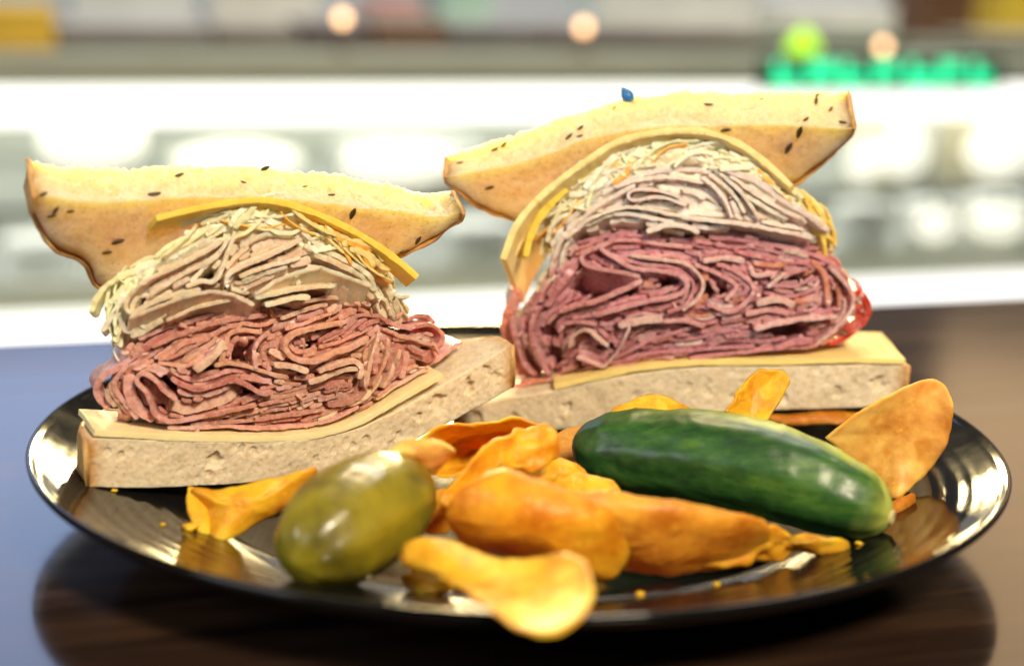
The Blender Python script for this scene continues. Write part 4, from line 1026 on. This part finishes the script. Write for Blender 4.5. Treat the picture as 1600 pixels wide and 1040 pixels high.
    chip([(842, 772, .020), (870, 742, .025), (915, 738, .026), (962, 756, .024), (960, 792, .018), (905, 806, .0155), (862, 800, .016)], None, (0, -.002, .002), GOLD, 'golden chip under the left tip of the cucumber pickle', 79, wav=.0016)
    r = random.Random(4)
    bm = bmesh.new(); bmesh.ops.create_icosphere(bm, subdivisions=2, radius=1); V0 = np.array([v.co[:] for v in bm.verts]); F0 = [tuple(v.index for v in f.verts) for f in bm.faces]; bm.free()
    for (x, y, sc, lab) in ((180, 800, .0008, 'pinhead crumb on the left rim below the bread'), (255, 845, .0007, 'pinhead crumb on the lower left of the plate'), (745, 935, .0010, 'crumb on the plate beside the overhanging chip'), (1000, 925, .0011, 'crumb on the plate in front of the large orange chip'), (1120, 915, .0008, 'pinhead crumb right of the large orange chip'), (1340, 870, .0010, 'crumb below the stem end of the cucumber pickle'), (298, 842, .0020, 'tiny chip crumb at the left below the curled chip'), (318, 838, .0014, 'smaller chip crumb next to the left crumb'), (672, 926, .0018, 'chip crumb on the plate in front of the gherkin'), (1412, 792, .0013, 'chip crumb near the upright chip on the right'), (690, 770, .0022, 'crumb between the gherkin and the large orange chip')):
        p = G(x, y, .008); V = V0*(1+.5*noise(V0, .8, sc*9000))[:, None]*np.array([1.2, 1, .6])*sc
        o = mesh_obj('chip_crumb', V, F0, M_CHIP); o.location = (p[0], p[1], max(plate_z(math.hypot(p[0], p[1])), .006)+sc*.5); o.color = (*GOLD, 1); tag(o, lab, 'crumb', 'chip crumbs')
build_chips()

# ------------------------------------------------------------------ the shop behind: display case and what stands on it
CASE = Frame((-.003 + .0, -.5183 + 2.25), R(18.1))
def cz(py, px=800, d=0.): return CASE.uv(px, py, d)[1]
def cu(px, py, d=0.): return CASE.uv(px, py, d)[0]
M_WHITE = plain('white_enamel', (.80, .82, .80), .4, .04)
M_SAGE = plain('sage_laminate', (.44, .48, .38), .5, .06)
M_TAUPE = plain('taupe_metal', (.25, .22, .19), .45, .2)
M_BACK = plain('case_lining', (.68, .69, .60), .5, .12)
M_TUB = plain('white_tub', (.82, .81, .76), .45, .04)
M_SHELF = plain('steel_shelf', (.36, .37, .34), .35, .15)
def glass():
    m, nt, p = mat('case_glass'); setp(p, Base_Color=(.93, .97, .94), Roughness=.03, Transmission_Weight=1.0, IOR=1.02); return m
M_GLASS = glass()
def build_case():
    root = empty('display_case', tuple(CASE.o), CASE.yaw); tag(root, 'long white glazed deli display case behind the table', 'display case')
    x0, x1 = -1.9, 2.3
    zt = cz(84); zg = cz(136); zl = cz(189); zm = cz(300); zb = cz(417); zk = cz(459); zn = cz(505)
    box('counter_top', (x0, -.03, zg+.004), (x1, .62, zt), M_SAGE, root, .004)
    box('light_fitting', (x0, .00, zl), (x1, .05, zg), emit('case_lamp', (1, .99, .94), 1.5), root, .004)
    box('back_panel', (x0, .56, -.9+CAM[2]), (x1, .60, zg), M_BACK, root, .003)
    for z in (cz(300, d=.1), cz(425, d=.1)): box('shelf', (x0, .06, z-.012), (x1, .55, z), M_SHELF, root, .003)
    box('lower_panel', (x0, .0, zk-.002), (x1, .05, zb), M_SAGE, root, .003)
    box('lower_band', (x0, -.02, zn-.06), (x1, .05, zk), emit('lower_band_glow', (1, 1, .98), 1.25), root, .003)  # white ledge strip, its brightness given as emission
    for zz, dd in ((zg-.012, .30), (cz(300, d=.1)-.020, .28)):
        l = bpy.data.lights.new('case_fill_light', 'AREA'); l.shape = 'RECTANGLE'; l.size = 4.0; l.size_y = .36; l.energy = 8; l.color = (1, .99, .94)  # unseen fill added to brighten the inside of the case
        lo = bpy.data.objects.new('case_fill_light', l); COL.objects.link(lo); lo.parent = root; lo.location = (.2, dd, zz)
    box('base', (x0, .02, -.72), (x1, .55, zn-.065), M_WHITE, root, .004)
    box('glass_pane', (x0, -.004, zb+.003), (x1, .002, zl-.003), M_GLASS, root, 0)
    return zt
ZT = build_case()
def world_of(fr, u, d, z): return tuple(fr.o + fr.eu*u + fr.ed*d + np.array([0, 0, z]))
def tub(px, py, wpx, hpx, d, label, warm=0., glow=0.):
    """round white food tub with a lid, standing on the shelf at the given picture height"""
    c = CASE.uv(px, py, d); e = CASE.uv(px+wpx*.5, py, d); r = abs(e[0]-c[0]); h = abs(CASE.uv(px, py-hpx, d)[1]-c[1])
    t = empty('food_tub', world_of(CASE, c[0], d, c[1])); tag(t, label, 'tub', 'white tubs in the display case')
    m = M_TUB if warm == 0 else M_TUBW
    lathe('body', [(.001, 0), (r*.86, 0), (r*.90, .003), (r*.98, h*.86), (r*.98, h*.87)], m, t, 28)
    lathe('lid', [(r*1.0, h*.86), (r*1.02, h*.88), (r*1.02, h*.97), (r*.95, h), (r*.3, h*1.01), (.001, h*1.01)], m, t, 28)
M_TUBW = plain('cream_tub', (.84, .76, .56), .45, .04)
def build_case_goods():
    up = cz(300, d=.1); lo = cz(425, d=.1)
    def py_of(z, px, d):                         # picture height of a shelf at that place
        a, b = 0., 1000.
        for _ in range(40):
            m_ = (a+b)/2
            if CASE.uv(px, m_, d)[1] > z: a = m_
            else: b = m_
        return a
    rows = [(145, up, 172, 105, .16, 'large white tub on the upper shelf at the far left'), (360, up, 200, 62, .14, 'wide white tub above the left top bread'), (640, up, 230, 72, .14, 'wide white tub between the two sandwich halves'),
            (1356, up, 70, 95, .14, 'cream tub on the upper shelf just beside the taller bread'), (1420, up, 74, 98, .12, 'bright round tub on the upper shelf right of the taller bread'), (1500, up, 74, 95, .16, 'cream tub second from the right end of the upper shelf'), (1565, up, 86, 100, .12, 'white tub on the upper shelf at the right end'),
            (1345, lo, 80, 80, .12, 'white tub on the lower shelf beside the red beef edge'), (1450, lo, 84, 80, .12, 'middle white tub of the lower shelf on the right'), (1560, lo, 100, 84, .12, 'white tub on the lower shelf at the right end'),
            (60, lo, 110, 60, .2, 'white tub on the lower shelf at the far left'), (745, lo, 110, 70, .14, 'white tub on the lower shelf seen between the two sandwich halves')]
    for i, (px, z, wp, hp, d, lab) in enumerate(rows):
        tub(px, py_of(z, px, d), wp, hp, d, lab, warm=1 if 'cream' in lab else 0)
    # glowing domes added for the bright round spots inside the case
    ml = emit('dome_glow', (1.0, .95, .82), 1.05)
    for px, py, rw, rh, lab in ((145, 222, 82, 44, 'added glowing dome in the case above the left bread corner'), (372, 252, 100, 30, 'wide added glowing dome in the case above the left top bread'), (628, 256, 92, 34, 'added glowing dome in the case between the two top breads'),
                                (1412, 238, 36, 40, 'round added glow in the case right of the taller bread'), (1562, 236, 50, 42, 'round added glow in the case at the right edge'), (1350, 250, 26, 38, 'small added glow in the case touching the taller bread'), (1560, 345, 46, 26, 'added glowing dome on the lower shelf at the right edge'), (1460, 350, 32, 26, 'small added glowing dome on the lower shelf')):
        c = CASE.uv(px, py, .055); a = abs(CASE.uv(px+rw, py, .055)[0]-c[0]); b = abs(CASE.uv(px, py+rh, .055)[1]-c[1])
        t = empty('case_glow_dome', world_of(CASE, c[0], .055, c[1]), CASE.yaw); tag(t, lab, 'lamp', 'glowing domes added inside the display case')
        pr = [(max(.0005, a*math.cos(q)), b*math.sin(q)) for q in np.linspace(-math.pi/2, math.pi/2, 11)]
        o = lathe('glow_shell', pr, ml, t, 24); o.scale = (1, .45, 1)
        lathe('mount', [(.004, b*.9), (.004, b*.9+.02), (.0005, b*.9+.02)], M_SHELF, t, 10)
    # goods on top of the counter
    def onbox(px0, px1, pyt, d, depth, col, name, lab, cat, rough=.5, lid=None):
        u0, u1 = cu(px0, 40, d), cu(px1, 40, d); zt = CASE.uv((px0+px1)/2, pyt, d)[1]
        t = empty(name, world_of(CASE, (u0+u1)/2, d+depth/2, ZT+.0005), CASE.yaw); tag(t, lab, cat)
        wdt = (u1-u0)/2; h = zt-ZT
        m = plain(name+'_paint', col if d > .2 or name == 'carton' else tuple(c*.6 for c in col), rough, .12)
        box('body', (-wdt, -depth/2, 0), (wdt, depth/2, h*.86), m, t, .004)
        box('lid', (-wdt*1.02, -depth/2*1.02, h*.86+.0005), (wdt*1.02, depth/2*1.02, h), plain(name+'_lid', lid or tuple(min(1, c*1.25) for c in col), rough, .1), t, .003)
    onbox(-60, 86, 14, .03, .12, (.78, .50, .04), 'carton', 'yellow carton on the counter at the upper left', 'box')
    onbox(90, 330, 42, .04, .15, (.40, .38, .35), 'tray_stack', 'light grey stack of trays beside the yellow carton', 'tray')
    onbox(335, 470, 45, .05, .14, (.34, .30, .26), 'bread_bin', 'brownish grey bin left of the hanging warm lamp', 'bin')
    onbox(474, 580, 38, .05, .12, (.20, .18, .18), 'scale', 'dark grey scale behind the leftmost warm lamp', 'scale')
    onbox(584, 700, 34, .05, .12, (.32, .20, .14), 'wooden_box', 'brown wooden box at the top middle', 'box')
    onbox(704, 850, 44, .05, .14, (.25, .24, .23), 'napkin_box', 'dark grey box at the top centre of the counter', 'box')
    onbox(854, 1010, 50, .05, .14, (.20, .17, .15), 'register', 'dark brown machine behind the middle warm lamp', 'machine')
    onbox(1014, 1190, 52, .05, .14, (.24, .20, .17), 'bread_box', 'brown box left of the glowing green sign', 'box')
    onbox(1194, 1420, 60, .09, .12, (.12, .15, .09), 'crate', 'dark green crate behind the glowing green sign', 'crate')
    onbox(1424, 1545, 70, .07, .14, (.22, .23, .18), 'storage_box', 'greyish green box right of the glowing sign', 'box')
    onbox(1550, 1720, 58, .05, .14, (.36, .34, .26), 'basket', 'olive grey basket at the upper right corner', 'basket')
    for (a, b, t_, col, nm, lab, ct) in ((110, 300, -40, (.80, .82, .84), 'paper_stack', 'white paper stack at the top edge left of the warm lamp', 'paper'), (330, 500, -30, (.86, .84, .80), 'cake_box', 'white cake box behind the brownish grey bin', 'box'),
                                     (588, 664, 6, (.62, .55, .50), 'tin', 'pale tin with a red lid cut off by the top edge of the picture', 'tin'), (690, 770, -25, (.55, .78, .68), 'mint_box', 'pale mint green box at the top middle', 'box'),
                                     (930, 1180, -30, (.88, .88, .86), 'delivery_box', 'wide white box behind the middle warm lamp', 'box'), (1220, 1400, 8, (.86, .86, .82), 'takeaway_box', 'white box rising behind the dark green crate', 'box'),
                                     (1450, 1522, -30, (.16, .07, .03), 'cocoa_tin', 'dark brown tin near the upper right corner', 'tin'), (1565, 1720, -30, (.85, .60, .06), 'mustard_tub', 'yellow tub at the right end of the counter', 'tub')):
        onbox(a, b, t_, .36, .14, col, nm, lab, ct, lid=(.60, .06, .06) if nm == 'tin' else None)
    # glowing sign
    z0 = CASE.uv(1380, 138, -.06)[1]; z1 = CASE.uv(1380, 96, -.06)[1]
    u0, u1 = cu(1205, 115, -.06), cu(1562, 115, -.06)
    s = empty('glowing_sign', world_of(CASE, (u0+u1)/2, -.06, z0), CASE.yaw); tag(s, 'glowing green letter sign on the edge of the counter', 'sign')
    W = (u1-u0)/2
    box('backing', (-W-.01, .006, -.005), (W+.01, .024, z1-z0+.006), plain('sign_backing', (.04, .10, .07), .5), s, .003)
    mg = emit('green_letter', (.03, .82, .36), 1.35); n = 7
    for k in range(n):
        a = -W + 2*W*(k+.12)/n; b = -W + 2*W*(k+.72+.2*(k % 3 == 1))/n; h = z1-z0
        bw = (b-a)*.3
        box('letter', (a, -.002, 0), (a+bw, .004, h), mg, s, .002)
        box('letter', (a+bw+.001, -.002, h*.30 if k % 2 else 0), (b, .004, h*.95 if k % 2 else h*.6), mg, s, .002)
    uy = cu(1258, 90, -.06) - (u0+u1)/2
    V = []; prof = [(.002, z1-z0+.007), (.024, z1-z0+.012), (.026, z1-z0+.020), (.014, z1-z0+.034), (.003, z1-z0+.044)]
    o = lathe('leaf_emblem', prof, emit('lime_emblem', (.50, 1.0, .03), 1.1), s, 20); o.location = (uy, .008, 0); o.scale = (1, .25, 1)
    # small warm lamps standing on the counter edge
    for px, py, lab in ((535, 29, 'small round warm lamp at the upper left of the counter'), (912, 43, 'small round warm lamp above the taller sandwich half'), (1380, 73, 'small round warm lamp above the green sign')):
        c = CASE.uv(px, py, -.012); t = empty('counter_lamp', world_of(CASE, c[0], -.012, ZT)); tag(t, lab, 'lamp', 'small warm lamps along the counter')
        h = c[1]-ZT
        lathe('stand', [(.012, .0005), (.012, .003), (.002, .004), (.002, max(.006, h-.006))], M_TAUPE, t, 16)
        lathe('bulb', [(.0005, h-.0075), (.005, h-.006), (.0075, h), (.005, h+.006), (.0005, h+.0075)], emit('warm_bulb', (1, .58, .28), 5.5), t, 16)
build_case_goods()
# back wall of the shop, pale, behind the counter
def build_wall():
    fr = Frame((CASE.o[0]-math.sin(CASE.yaw)*1.3, CASE.o[1]+math.cos(CASE.yaw)*1.3), CASE.yaw)
    root = box('wall', (-3.2, 0, -.73), (3.6, .05, .42), plain('shop_wall', (.80, .82, .84), .6, .06)); root.location = tuple(fr.o); root.rotation_euler = (0, 0, fr.yaw); root['kind'] = 'structure'
    fl = box('floor', (-3.2, -3.2, -.78), (3.6, 0, -.74), plain('shop_floor', (.20, .19, .18), .4, .15)); fl.location = tuple(fr.o); fl.rotation_euler = (0, 0, fr.yaw); fl['kind'] = 'structure'
build_wall()
